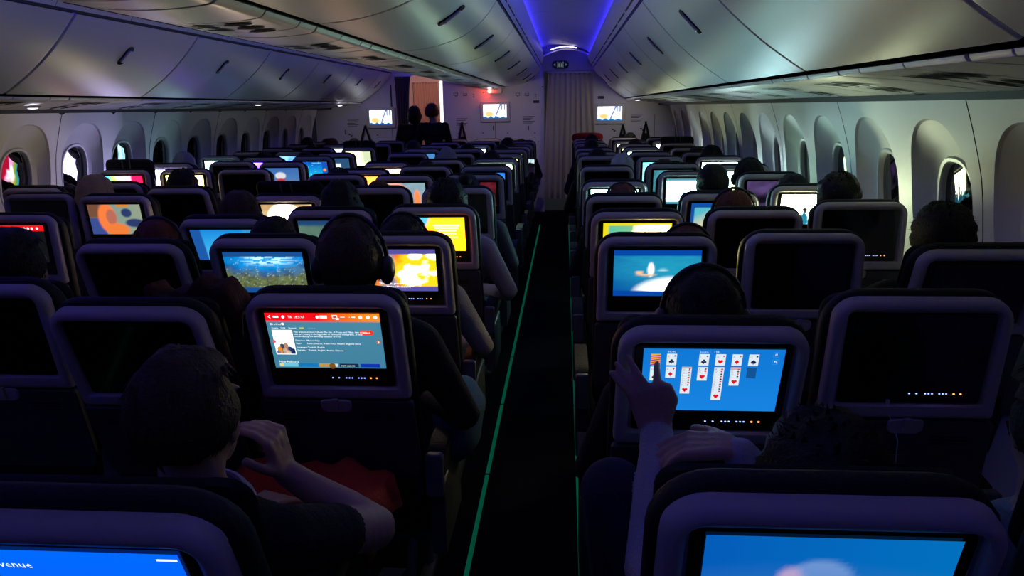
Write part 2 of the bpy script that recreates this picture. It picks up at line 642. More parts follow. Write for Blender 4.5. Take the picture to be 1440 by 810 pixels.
# outer roof closing the section so that no world light leaks in
b = MB()
b.loft([[(1.40, y, 1.60), (1.3, y, 2.2), (.5, y, 2.6), (XC, y, 2.7), (mir(.5), y, 2.6), (mir(1.3), y, 2.2), (mir(1.40), y, 1.60)] for y in (Y0, 15.4)], False, False, False)
tag(b.build('roof_shell', 'gap', smooth=False), 'dark fuselage crown above the ceiling panels', kind='structure')
b = MB()
b.box(-4.0, 1.8, Y0 - .05, Y0, 0, 2.7)
tag(b.build('wall_back', 'bulk', smooth=False), 'plain partition closing the cabin behind the rows', kind='structure')

# ------------------------------------------------------------------ bulkhead
YB = Y1
b = MB()
b.box(-1.85, -.31, YB, YB + .05, 0, 2.6)
wf = tag(b.build('wall_front', 'bulk', smooth=False), 'lilac-grey bulkhead panel in front of the centre block', kind='structure')
b = MB()
b.box(.40, 1.66, YB, YB + .05, 0, 2.5)
wr = tag(b.build('wall_front_window', 'bulk', smooth=False), 'grey bulkhead panel beside the curtain with a monitor', kind='structure')
b = MB()
b.box(-3.86, -2.56, YB, YB + .05, 0, 2.5)
wl = tag(b.build('wall_front_doorway', 'bulk', smooth=False), 'grey bulkhead panel beside the lit doorway', kind='structure')
b = MB()
b.box(-.31, .40, YB, YB + .05, 2.115, 2.6)
wh = tag(b.build('wall_header', 'bulk', smooth=False), 'header panel above the curtained passage', kind='structure')
b = MB()
b.box(-2.56, -1.85, YB, YB + .05, 2.09, 2.6)
tag(b.build('wall_header_doorway', 'bulk', smooth=False), 'header panel above the lit doorway', kind='structure')
# curved end piece of the dome above the header
b = MB()
b.loft([[(.36 - .70 * t, YB - .34 * math.sin(a), 2.27 + .155 * math.sin(math.pi * (.12 + .80 * t)) - .05 * (1 - math.cos(a)) + .02) for t in [i / 12 for i in range(13)]]
        for a in [math.radians(q) for q in (0, 15, 30, 45, 60, 75, 90)]], False, False, False)
b.build('ceiling_end_cap', 'ceil', wh)


def marks(parent, px, py, kind):
    y = YB - .003
    b = MB()
    c = at(px, py, y)
    x, z = c.x, c.z
    def rect(x0, x1, z0, z1):
        b.box(x + x0, x + x1, y - .001, y, z + z0, z + z1)
    if kind == 'tv':
        rect(-.032, .032, .018, .024); rect(-.032, .032, -.018, -.012); rect(-.032, -.026, -.018, .024); rect(.026, .032, -.018, .024); rect(-.012, .012, -.028, -.023)
    elif kind == 'table':
        rect(-.032, .032, -.02, -.014); rect(-.032, -.026, -.02, .022); rect(.026, .032, -.02, .022); rect(-.004, .004, -.02, .01); rect(-.018, -.012, .012, .022); rect(.012, .018, .012, .022)
    elif kind == 'lines':
        for k in range(5):
            rect(-.09, .085 - .03 * (k % 3), .05 - k * .024, .058 - k * .024)
    elif kind == 'block':
        rect(-.045, .045, -.02, .02)
    elif kind == 'stud':
        rect(-.008, .008, -.008, .008)
    elif kind == 'bar':
        rect(-.009, .009, -.035, .035)
    elif kind == 'slot':
        rect(-.012, .012, -.16, .16)
    elif kind == 'belt':
        rect(-.03, .0, .0, .02); rect(.0, .03, -.02, .0)
    elif kind == 'seam':
        rect(-.003, .003, -1.2, 0)
    b.build('printed_mark', 'mark', parent, smooth=False)


def text_mesh(s, size, name, m, extrude_=0.0, res=1):
    cu = bpy.data.curves.new('t', 'FONT')
    cu.body = s
    cu.size = size
    cu.resolution_u = res
    cu.extrude = extrude_
    o = bpy.data.objects.new('t', cu)
    me = bpy.data.meshes.new_from_object(o)
    bpy.data.objects.remove(o)
    me.name = name
    me.materials.clear()
    if m:
        me.materials.append(M[m])
    return me


for px in (641, 728):
    marks(wf, px + 0, 133, 'tv')
    marks(wf, px + 13, 133, 'table')
    t = text_mesh('2', .075, 'number_mark', 'mark')
    p = at(px + 23.5, 137, YB - .004)
    link('number_mark', t, wf, p, (math.pi / 2, 0, 0))
for px, py, k in ((650, 172, 'lines'), (744, 169, 'lines'), (754, 143, 'block'), (694, 180, 'bar'), (743, 180, 'bar'), (679, 187, 'stud'),
                  (714, 187, 'stud'), (752, 187, 'stud'), (757, 199, 'stud'), (645, 188, 'stud'), (680, 130, 'stud'), (696.5, 171, 'seam'), (763, 122, 'stud')):
    marks(wf, px, py, k)
for px, py, k in ((896, 166, 'lines'), (845, 137, 'block'), (863, 183, 'belt'), (903, 182, 'belt'), (921, 160, 'seam')):
    marks(wr, px, py, k)
for px, py, k in ((497, 174, 'lines'), (486, 186, 'bar'), (493, 190, 'belt'), (531, 190, 'stud'), (550, 135, 'slot'), (551.5, 181, 'seam')):
    marks(wl, px, py, k)

# oval washroom sign
c = at(788, 91, YB - .012)
root = tag(link('washroom_sign', None, loc=c), 'dark oval washroom sign above the curtain', 'sign')
b = MB()
b.slab(rr(.25, .115, .056, n=8), -.008, .012, .004)
b.build('sign_plate', 'lens', root)
b = MB()
for dx in (-.02, .02):
    b.ell((dx, -.010, .022), (.008, .002, .008), 10, 6)
    b.box(dx - .008, dx + .008, -.011, -.008, -.032, .010)
b.box(-.045, -.038, -.011, -.008, -.045, .045)
b.box(.038, .045, -.011, -.008, -.045, .045)
b.box(-.002, .002, -.011, -.008, -.04, .04)
b.build('pictogram', emit('pictogram_glow', (.35, .45, .5), .35, False), root, smooth=False)
for dx in (-.085, .085):
    b = MB()
    s_ = 1 if dx > 0 else -1
    b.add([(dx + .02 * s_, -.010, 0), (dx - .012 * s_, -.010, .02), (dx - .012 * s_, -.010, -.02)], [(0, 1, 2)])
    b.build('arrow', emit('arrow_glow', (.25, .35, .4), .25, False), root, smooth=False)

# red call lamp under the centre bin
c = at(688, 128, YB - .10)
root = tag(link('call_lamp', None, loc=c), 'small round lamp glowing red under the centre bins at the bulkhead', 'lamp')
b = MB()
b.ell((0, 0, 0), (.024, .02, .028), 16, 10)
b.build('lamp_lens', 'redlamp', root)
b = MB()
b.slab(rr(.20, .07, .02, cx=.09, cz=.0), .018, .10, .008)
b.build('lamp_housing', 'white', root)


# ------------------------------------------------------------------ curtains and galley
def curtain(name, label, m, x0t, x1t, x0b, x1b, zt, zb, y, folds, amp, group=None):
    root = link(name, None, loc=((x0t + x1t) / 2, y, 0))
    tag(root, label, 'curtain')
    cx = (x0t + x1t) / 2
    nu, nv = folds * 8, 14
    loops = []
    rnd = random.Random(folds)
    ph = [rnd.uniform(-.5, .5) for _ in range(folds + 2)]
    for j in range(nv + 1):
        v = j / nv
        z = zt + (zb - zt) * v
        l = []
        for i in range(nu + 1):
            u = i / nu
            e = v ** .7
            x = (x0t + (x1t - x0t) * u) * (1 - e) + (x0b + (x1b - x0b) * u) * e
            a = amp * (.55 + .6 * v) * (1 + .5 * ph[int(u * folds)])
            l.append((x - cx, a * math.sin(2 * math.pi * (u * folds + .08 * math.sin(5 * v + u * 9))), z))
        loops.append(l)
    b = MB()
    b.loft(loops, False, False, False)
    b.build('curtain_cloth', m, root, angle=80)
    b = MB()
    b.box(x0t - cx - .02, x1t - cx + .02, -.012, .012, zt - .005, zt + .018)
    b.build('curtain_rail', 'white', root, smooth=False)
    for i in range(folds):
        b = MB()
        x = x0t + (x1t - x0t) * (i + .5) / folds - cx
        b.box(x - .006, x + .006, -.008, .008, zt - .03, zt)
        b.build('curtain_glider', 'metal', root, smooth=False)


curtain('passage_curtain', 'grey-beige pleated curtain drawn across the passage', 'curtain', -.245, .40, -.325, .50, 2.085, .215, YB - .08, 9, .022)
curtain('side_curtain', 'dark plum curtain bunched beside the lit doorway', 'curtain3', -2.58, -2.335, -2.55, -2.44, 2.075, .12, YB - .05, 5, .02)
curtain('galley_curtain', 'tan curtain hanging inside the lit doorway', 'curtain2', -2.565, -2.125, -2.565, -2.125, 2.03, .1, YB + 1.3, 9, .02)
b = MB()
b.box(-3.8, 1.7, YB + 3.6, YB + 3.65, 0, 2.6)
tag(b.build('wall_galley', 'white', smooth=False), 'pale galley wall behind the curtains', kind='structure')
b = MB()
b.box(-3.0, -2.80, YB + .06, YB + 1.6, 0, 2.4)
b.box(-3.0, -2.585, YB + 1.35, YB + 1.42, 0, 2.4)
b.box(-2.585, -1.2, YB + 1.35, YB + 1.42, 2.05, 2.4)
b.box(-2.06, -1.2, YB + 1.35, YB + 1.42, 0, 2.05)
b.box(-1.40, -1.35, YB + .06, YB + 1.6, 0, 2.4)
tag(b.build('wall_doorway', 'white', smooth=False), 'white partition framing the inner galley doorway', kind='structure')
b = MB()
b.box(-3.0, -1.2, YB + .06, YB + 1.5, 2.35, 2.4)
tag(b.build('ceiling_galley', 'ceil', smooth=False), 'pale galley ceiling inside the doorway', kind='structure')
b = MB()
b.box(-1.2, 1.0, YB + .1, YB + 3.6, .001, .008)
tag(b.build('floor_galley', mat('galley_floor_vinyl', (.33, .38, .42), .35), smooth=False), 'grey vinyl galley floor behind the curtain', kind='structure')
for nm, lab, x, y, z, w, l, m in (('galley_lamp', 'white ceiling lamp inside the galley behind the curtain', .05, YB + 1.6, 2.45, .5, .25, 'galley'),
                                  ('galley_spot', 'red ceiling lamp inside the lit doorway', -2.25, YB + .55, 2.342, .30, .05, 'galleyred'),
                                  ('glowing_jamb', 'slim white inner doorway jamb made to glow', -2.095, YB + 1.31, 1.62, .02, .03, 'galley')):  # white jamb, no lamp: its brightness is put in as emission
    root = tag(link(nm, None, loc=(x, y, z)), lab, 'lamp')
    b = MB()
    if nm == 'glowing_jamb':
        b.box(-.02, .02, -.006, .006, -.55, .42)
    else:
        b.box(-w / 2, w / 2, -l / 2, l / 2, -.01, 0)
    b.build('diffuser', m, root, smooth=False)
    b = MB()
    if nm == 'glowing_jamb':
        b.box(-.03, .03, .006, .03, -.57, .44)
    else:
        b.box(-w / 2 - .02, w / 2 + .02, -l / 2 - .02, l / 2 + .02, 0, .012)
    b.build('housing', 'white', root, smooth=False)


# ------------------------------------------------------------------ screen pictures
def noise2(u, v, s, seed):
    r = np.random.RandomState(seed)
    g = r.rand(64, 64)
    x, y = u * s, v * s
    x0, y0 = np.floor(x).astype(int), np.floor(y).astype(int)
    fx, fy = x - x0, y - y0
    fx, fy = fx * fx * (3 - 2 * fx), fy * fy * (3 - 2 * fy)
    a, b_, c_, d_ = g[y0 % 64, x0 % 64], g[y0 % 64, (x0 + 1) % 64], g[(y0 + 1) % 64, x0 % 64], g[(y0 + 1) % 64, (x0 + 1) % 64]
    return (a * (1 - fx) + b_ * fx) * (1 - fy) + (c_ * (1 - fx) + d_ * fx) * fy


def fbm(u, v, s, seed):
    return (noise2(u, v, s, seed) + .5 * noise2(u, v, s * 2, seed + 1) + .25 * noise2(u, v, s * 4, seed + 2)) / 1.75


def mixc(a, b_, t):
    t = np.clip(t, 0, 1)[..., None]
    return np.asarray(a) * (1 - t) + np.asarray(b_) * t


def blob(u, v, cu, cv, ru, rv, soft=.3):
    d = np.sqrt(((u - cu) / ru) ** 2 + ((v - cv) / rv) ** 2)
    return np.clip((1 + soft / 2 - d) / soft, 0, 1)


def step(x, e=.02):
    return np.clip(x / e + .5, 0, 1)


def flat(c):
    return lambda u, v: np.ones(u.shape + (3,)) * np.asarray(c)


def letterbox(img, v, c, lo=.1, hi=.9):
    return mixc(mixc(img, c, step(lo - v)), c, step(v - hi))


def p_ocean(u, v):
    w = mixc(rgb(4, 40, 120), rgb(20, 160, 240, 1.3), np.clip((v - .35) * 2 + fbm(u, v, 9, 3) - .5, 0, 1) * blob(u, v, .55, .75, .5, .55, 1.2))
    w = mixc(w, rgb(200, 250, 255, 1.3), blob(u, v, .55, .82, .28, .12, 1.) * (fbm(u * 1, v * 3, 12, 5) > .5))
    f = mixc(rgb(40, 60, 20), rgb(150, 160, 70), fbm(u, v, 30, 8))
    w = mixc(w, f, step(.42 + .35 * np.abs(u - .5) + .25 * (fbm(u, v, 8, 4) - .5) - v, .3) * .8)
    sp = (noise2(u * 1.3, v, 61, 11) > .86)
    w = mixc(w, rgb(170, 210, 220), sp * .6)
    return letterbox(w, v, rgb(25, 80, 150), .13, .88)


def p_fire(u, v):
    n = fbm(u, v, 7, 21)
    w = mixc(rgb(255, 120, 20, 1.2), rgb(150, 140, 160), step(.5 - u, .05) * step(u - .27, .05))
    w = mixc(w, rgb(250, 70, 10, 1.3), step(u - .5, .05))
    e = blob(u, v, .86, .5, .36, .5, .5) + (n - .5) * .7
    w = mixc(w, rgb(255, 195, 25, 1.5), np.clip(e * 1.6, 0, 1))
    w = mixc(w, rgb(255, 240, 190, 4), np.clip((e * .5 + n - 1.0) * 4, 0, 1))
    return letterbox(w, v, rgb(90, 85, 165), .12, .885)


def p_water(u, v):
    w = mixc(rgb(0, 62, 160), rgb(30, 150, 190), blob(u, v, .65, .6, .6, .5, 1.4))
    w = mixc(w, rgb(50, 190, 220), .35 * fbm(u, v * 3, 8, 31) * step(v - .4, .2))
    w = mixc(w, rgb(255, 255, 245, 2.2), blob(u, v, .75, .05, .45, .33, .5) * step(v - .1, .02))
    w = mixc(w, rgb(240, 245, 250, 1.6), blob(u, v, .43, .58, .035, .15, .4))
    w = mixc(w, rgb(235, 190, 150, 1.2), blob(u, v, .30, .52, .045, .035, .6) + blob(u, v, .38, .46, .1, .022, .8))
    w = mixc(w, rgb(190, 235, 240), blob(u, v, .57, .58, .07, .018, .6))
    return letterbox(w, v, rgb(6, 72, 170), .12, .885)


def p_orange(u, v):
    w = mixc(rgb(255, 150, 10, 2.6), rgb(255, 110, 15, 2.6), v)
    w = mixc(w, rgb(90, 205, 235, 1.2), step(.33 + .12 * v - .13 * (1 - v) - u, .03) * step(v - .3))
    return w


def p_cyan(u, v):
    w = mixc(rgb(70, 190, 240, 1.1), rgb(25, 140, 225), v)
    w = mixc(w, rgb(30, 90, 170), step(.16 - u))
    return mixc(w, rgb(60, 150, 210), step(u - .84))


def p_warm(u, v):
    w = mixc(rgb(200, 150, 90), rgb(240, 215, 160), fbm(u, v, 6, 41))
    return mixc(w, rgb(255, 225, 190, 14), blob(u, v, .45, .35, .28, .5, .9))


def p_green(u, v):
    w = mixc(rgb(110, 140, 120), rgb(70, 110, 100), fbm(u, v, 6, 51))
    w = mixc(w, rgb(230, 180, 110), blob(u, v, .65, .3, .18, .35, .5))
    return letterbox(w, v, rgb(30, 70, 120), .1, .86)


def p_yellow(u, v):
    w = mixc(rgb(80, 190, 165, 1.1), rgb(170, 210, 120), u)
    w = mixc(w, rgb(255, 235, 120, 9), step(u - .47 - .06 * np.sin(v * 9), .2))
    w = mixc(w, rgb(255, 240, 175, 12), blob(u, v, .72, .42, .24, .4, .9))
    return mixc(mixc(w, rgb(215, 200, 25, 1.3), step(.08 - u)), rgb(215, 200, 25, 1.3), step(u - .96) + step(v - .93))


def p_beige(u, v):
    w = mixc(rgb(90, 190, 205), rgb(225, 215, 170), step(u * .9 + .25 - v, .5))
    w = mixc(w, rgb(255, 240, 190, 1.7), blob(u, v, .75, .1, .35, .35, .8))
    return mixc(w, rgb(20, 80, 165), step(v - .84) + step(.06 - u))


def p_white(u, v):
    w = mixc(rgb(195, 250, 255, 11), rgb(150, 235, 240, 6), step(.25 - v, .3))
    w = mixc(w, rgb(120, 80, 60), blob(u, v, .84, .66, .05, .10, .3))
    w = mixc(w, rgb(60, 170, 190), blob(u, v, .84, .35, .08, .25, .3))
    return mixc(w, rgb(80, 160, 185), step(.10 - v) + step(v - .90))


def p_crowd(u, v):
    w = flat(rgb(240, 255, 205, 13))(u, v)
    w = mixc(w, rgb(120, 215, 225, 1.4), step(.22 - v, .2) + step(u - .62, .1) * step(.3 - v, .2))
    for cu, h in ((.12, .42), (.30, .30), (.44, .48), (.62, .35), (.72, .38)):
        w = mixc(w, rgb(60, 40, 50), blob(u, v, cu, h, .055, .11, .3))
        w = mixc(w, rgb(40, 140, 170), blob(u, v, cu, h - .30, .08, .24, .3))
    return w


def p_person(u, v):
    w = mixc(rgb(130, 160, 170), rgb(90, 110, 125), fbm(u, v, 4, 61))
    w = mixc(w, rgb(255, 120, 40, 1.8), blob(u, v, .30, .52, .26, .40, .7) * (fbm(u, v, 8, 62) > .35))
    w = mixc(w, rgb(230, 110, 60, 1.3), blob(u, v, .80, .35, .07, .34, .4))
    return mixc(w, rgb(255, 190, 120, 1.6), blob(u, v, .34, .62, .08, .14, .6))


def p_bluor(u, v):
    w = mixc(rgb(20, 70, 235, 1.4), rgb(255, 150, 60, 1.6), step(u * .9 - .25 + .3 * (fbm(u, v, 7, 71) - .5), .3))
    return mixc(w, rgb(255, 250, 240, 2.4), blob(u, v, .45, .3, .2, .35, .8))


def p_anime(u, v):
    w = mixc(rgb(120, 150, 150), rgb(150, 165, 140), u)
    w = mixc(w, rgb(120, 80, 60), step(.3 - u, .2) * step(v - .5, .2))
    w = mixc(w, rgb(60, 80, 150), step(.28 - u) * step(.55 - v))
    w = mixc(w, rgb(240, 120, 60, 1.2), blob(u, v, .34, .55, .17, .48, .25))
    w = mixc(w, rgb(190, 110, 90), blob(u, v, .42, .58, .10, .26, .3))
    w = mixc(w, rgb(245, 130, 60), blob(u, v, .5, .15, .22, .22, .3))
    w = mixc(w, rgb(45, 60, 110), blob(u, v, .72, .72, .10, .15, .3) + blob(u, v, .85, .38, .18, .14, .3))
    w = mixc(w, rgb(235, 130, 30), step(v - .93) * step(u - .55) * step(.78 - u))
    return w


def p_rainbow(u, v):
    w = mixc(rgb(30, 180, 220, 1.4), rgb(160, 230, 40, 1.5), step(u - .12, .2))
    w = mixc(w, rgb(255, 200, 60, 1.6), step(u - .32, .2))
    w = mixc(w, rgb(255, 170, 220, 2.0), step(u - .5 + .2 * v, .2))
    w = mixc(w, rgb(235, 20, 70, 1.6), step(u - .68, .06))
    return mixc(w, rgb(255, 245, 240, 2.4), blob(u, v, .45, .4, .18, .3, .8))


def p_sea(u, v):
    w = mixc(rgb(25, 190, 235, 1.2), rgb(10, 80, 200), v)
    w = mixc(w, rgb(120, 220, 245), (noise2(u, v, 14, 81) > .82) * .9)
    w = mixc(w, rgb(235, 160, 40, 1.2), step(.16 + .1 * np.sin(u * 14) - v, .05))
    w = mixc(w, rgb(30, 90, 190), step(u - .82))
    return mixc(w, rgb(255, 150, 40, 1.3), blob(u, v, .90, .52, .05, .08, .3))


def p_pair(a, b_, seed=5, k=6):
    return lambda u, v: mixc(a, b_, (fbm(u, v, k, seed) - .25) * 2)


def p_solid_ui(u, v):
    w = mixc(rgb(24, 132, 225), rgb(16, 120, 214), v)
    return w


def p_ui(u, v):
    w = mixc(rgb(66, 130, 160), rgb(74, 138, 165), v)
    h = mixc(rgb(232, 14, 24, 1.3), rgb(240, 130, 25, 1.3), step(u - .68, .45))
    return mixc(w, h, step(v - .87, .01))


def p_venue(u, v):
    return mixc(rgb(10, 88, 250, 1.1), rgb(0, 96, 255, 1.25), v)


def p_bus(u, v):
    w = mixc(rgb(4, 92, 185), rgb(2, 112, 190), u)
    w = mixc(w, rgb(110, 150, 210), blob(u, v, .48, .55, .14, .22, .25))
    w = mixc(w, rgb(205, 170, 205), blob(u, v, .36, .50, .06, .18, .5))
    return mixc(w, rgb(60, 120, 200), .5 * blob(u, v, .45, .35, .5, .25, 1.4))


def p_redui(u, v):
    w = flat(rgb(18, 20, 24))(u, v)
    return mixc(w, rgb(235, 20, 30, 1.3), step(v - .84, .01))


def p_map(u, v):
    w = mixc(rgb(90, 140, 190), rgb(60, 110, 180), v)
    w = mixc(w, rgb(225, 225, 230), blob(u, v, .45, .6, .16, .18, .2))
    w = mixc(w, rgb(190, 60, 70), blob(u, v, .45, .38, .14, .08, .3))
    return mixc(w, rgb(220, 140, 90), blob(u, v, .75, .2, .2, .12, .5))


def p_menu(u, v):
    w = flat(rgb(45, 85, 125))(u, v)
    return mixc(w, rgb(235, 250, 245, 1.6), step(.30 - np.abs(u - .38)) * step(.18 - np.abs(v - .48)) + step(.25 - np.abs(u - .35)) * step(.08 - np.abs(v - .1)))


def p_cream(u, v):
    return mixc(rgb(235, 225, 170, 1.1), rgb(150, 160, 130), step(u - .62, .2) * step(v - .2, .2))


def p_cartoon(u, v):
    w = flat(rgb(240, 248, 255, 1.9))(u, v)
    w = mixc(w, rgb(250, 215, 130, 1.1), blob(u, v, .25, .3, .2, .2, .6))
    w = mixc(w, rgb(120, 140, 210), step(.035 - np.abs(u - .62 - .25 * (v - .5))) + step(.03 - np.abs(u - .80)) * step(v - .62) + step(.03 - np.abs(u - .92)) * step(v - .62))
    return mixc(w, rgb(20, 120, 200), step(.10 + .05 * np.sin(u * 24) - v, .03))


class Screen:
    """flat picture in a seat-back or wall display: coloured grid plus printed shapes on top; 0..1 coords"""

    def __init__(s, w, h, pic, nx=40, ny=22):
        s.w, s.h = w, h
        u, v = np.meshgrid(np.linspace(0, 1, nx + 1), np.linspace(0, 1, ny + 1))
        c = pic(u, v)
        pk = c.max(axis=-1, keepdims=True)
        c = c * (1 + (GLARE - 1) * np.clip((pk - 1.6) / 1.5, 0, 1))
        s.v = [((u[j, i] - .5) * w, 0., (v[j, i] - .5) * h) for j in range(ny + 1) for i in range(nx + 1)]
        s.c = [tuple(c[j, i]) for j in range(ny + 1) for i in range(nx + 1)]
        s.f = [(j * (nx + 1) + i, j * (nx + 1) + i + 1, (j + 1) * (nx + 1) + i + 1, (j + 1) * (nx + 1) + i) for j in range(ny) for i in range(nx)]
        s.n0 = len(s.f)

    def poly(s, pts, c, lay=1):
        o = len(s.v)
        s.v += [((x - .5) * s.w, -.0004 * lay, (y - .5) * s.h) for x, y in pts]
        s.c += [tuple(c)] * len(pts)
        s.f.append(tuple(range(o, o + len(pts))))

    def rect(s, x0, x1, y0, y1, c, lay=1):
        s.poly([(x0, y0), (x1, y0), (x1, y1), (x0, y1)], c, lay)

    def disc(s, x, y, r, c, lay=2, n=10, k=1.):
        a = s.w / s.h
        s.poly([(x + r * math.cos(2 * math.pi * i / n), y + r * a * k * math.sin(2 * math.pi * i / n)) for i in range(n)], c, lay)

    def suit(s, kind, x, y, r, c, lay=3):
        a = s.w / s.h
        if kind == 'd':
            s.poly([(x, y + r * a), (x - r * .8, y), (x, y - r * a), (x + r * .8, y)], c, lay)
        elif kind == 'h':
            s.disc(x - r * .45, y + r * .3 * a, r * .52, c, lay)
            s.disc(x + r * .45, y + r * .3 * a, r * .52, c, lay)
            s.poly([(x - r * .93, y + r * .15 * a), (x, y - r * a), (x + r * .93, y + r * .15 * a)], c, lay)
        elif kind == 's':
            s.disc(x - r * .45, y - r * .2 * a, r * .52, c, lay)
            s.disc(x + r * .45, y - r * .2 * a, r * .52, c, lay)
            s.poly([(x - r * .93, y - r * .1 * a), (x, y + r * a), (x + r * .93, y - r * .1 * a)], c, lay)
            s.rect(x - r * .15, x + r * .15, y - r * a, y, c, lay)
        else:
            for dx, dy in ((0, .5), (-.5, -.15), (.5, -.15)):
                s.disc(x + dx * r, y + dy * r * a, r * .46, c, lay)
            s.rect(x - r * .15, x + r * .15, y - r * a, y, c, lay)

    def text(s, t, x, y, size, c, lay=3, bold=False):
        """x,y of the baseline start, size as a share of the display height"""
        me = text_mesh(t, size * s.h, 'tmp', None)
        o = len(s.v)
        for v in me.vertices:
            s.v.append(((x - .5) * s.w + v.co.x, -.0004 * lay, (y - .5) * s.h + v.co.y))
        s.c += [tuple(c)] * len(me.vertices)
        s.f += [tuple(i + o for i in p.vertices) for p in me.polygons]
        bpy.data.meshes.remove(me)

    def mesh(s, name):
        me = bpy.data.meshes.new(name)
        me.from_pydata(s.v, [], s.f)
        a = me.color_attributes.new('Col', 'FLOAT_COLOR', 'POINT')
        a.data.foreach_set('color', [q for c in s.c for q in (c[0], c[1], c[2], 1)])
        me.materials.append(M['screen'])
        me.materials.append(M['scrtxt'])
        me.polygons.foreach_set('material_index', [0] * s.n0 + [1] * (len(s.f) - s.n0))
        me.update()
        return me


DW, DH = .298, .168


def scr(pic, nx=40, ny=22):
    return Screen(DW, DH, pic, nx, ny)


def solitaire():
    s = scr(p_solid_ui, 8, 5)
    X = lambda px: (px - 235) / 972
    Y = lambda py: 1 - (py - 208) / 498
    wht, red, blk, gry = rgb(225, 236, 245), rgb(225, 20, 35), rgb(20, 30, 70), rgb(150, 165, 185)
    def card(px, py, py2=None, suit=None):
        py2 = py2 or py + 90
        s.rect(X(px), X(px + 70), Y(py2), Y(py), wht, 1)
        s.rect(X(px), X(px + 1.5), Y(py2), Y(py), gry, 2)
        if suit:
            s.suit(suit, X(px + 35), Y(py2 - 32), 20 / 972, red if suit in 'hd' else blk)
            s.text('AKQJ7'[(px // 7) % 5], X(px + 6), Y(py + 26), 22 / 498, gry)
            s.suit(suit, X(px + 56), Y(py + 15), 8 / 972, red if suit in 'hd' else blk)
    s.rect(X(288), X(356), Y(338), Y(248), rgb(240, 170, 60), 1)
    for k in range(5):
        s.poly([(X(288), Y(262 + k * 17)), (X(356), Y(254 + k * 15)), (X(356), Y(262 + k * 15)), (X(288), Y(270 + k * 17))], rgb(225, 60, 80) if k % 2 else rgb(130, 70, 160), 2)
    card(398, 246, suit='c'); card(622, 246, suit='c'); card(736, 246, suit='h'); card(850, 246, suit='d'); card(964, 246, suit='s')
    card(288, 348, 460, 's'); card(398, 348, 437, 'd'); card(510, 348, 565, 'h'); card(622, 348, 457, 'h'); card(736, 348, 615, 'h'); card(850, 348, 495, 'h')
    s.rect(X(964), X(1030), Y(435), Y(350), rgb(18, 84, 150), 1)
    for px, top, n in ((510, 372, 7), (622, 362, 2), (736, 362, 10), (850, 380, 3)):
        for k in range(n):
            y = top + k * 20
            s.rect(X(px), X(px + 70), Y(y - 11), Y(y - 10), gry, 2)
            s.suit('s' if k % 2 == 0 else 'h', X(px + 54), Y(y), 8 / 972, blk if k % 2 == 0 else red)
            s.text('KQJ10987654'[k], X(px + 6), Y(y + 7), 20 / 498, gry)
    for px in (510, 850):
        for k in range(2 if px == 510 else 4):
            s.rect(X(px), X(px + 70), Y(351 + k * 5), Y(348 + k * 5), rgb(205, 110, 100), 3)
    s.text('04:00', X(400), Y(236), 24 / 498, rgb(215, 240, 250))
    s.text('Score :   155', X(622), Y(236), 24 / 498, rgb(215, 240, 250))
    for py in (246, 302):
        for (a0, a1, b0, b1) in ((1128, 1166, 0, 2), (1128, 1166, 36, 38), (1128, 1130, 0, 38), (1164, 1166, 0, 38)):
            s.rect(X(a0), X(a1), Y(py - 18 + b1), Y(py - 18 + b0), rgb(60, 160, 230), 1)
    s.rect(X(1141), X(1145), Y(256), Y(238), wht, 2); s.rect(X(1150), X(1154), Y(256), Y(238), wht, 2)
    s.poly([(X(1138), Y(300)), (X(1147), Y(293)), (X(1147), Y(307))], wht, 2)
    s.rect(X(1147), X(1158), Y(302), Y(298), wht, 2); s.rect(X(1155), X(1159), Y(312), Y(299), wht, 2)
    return s


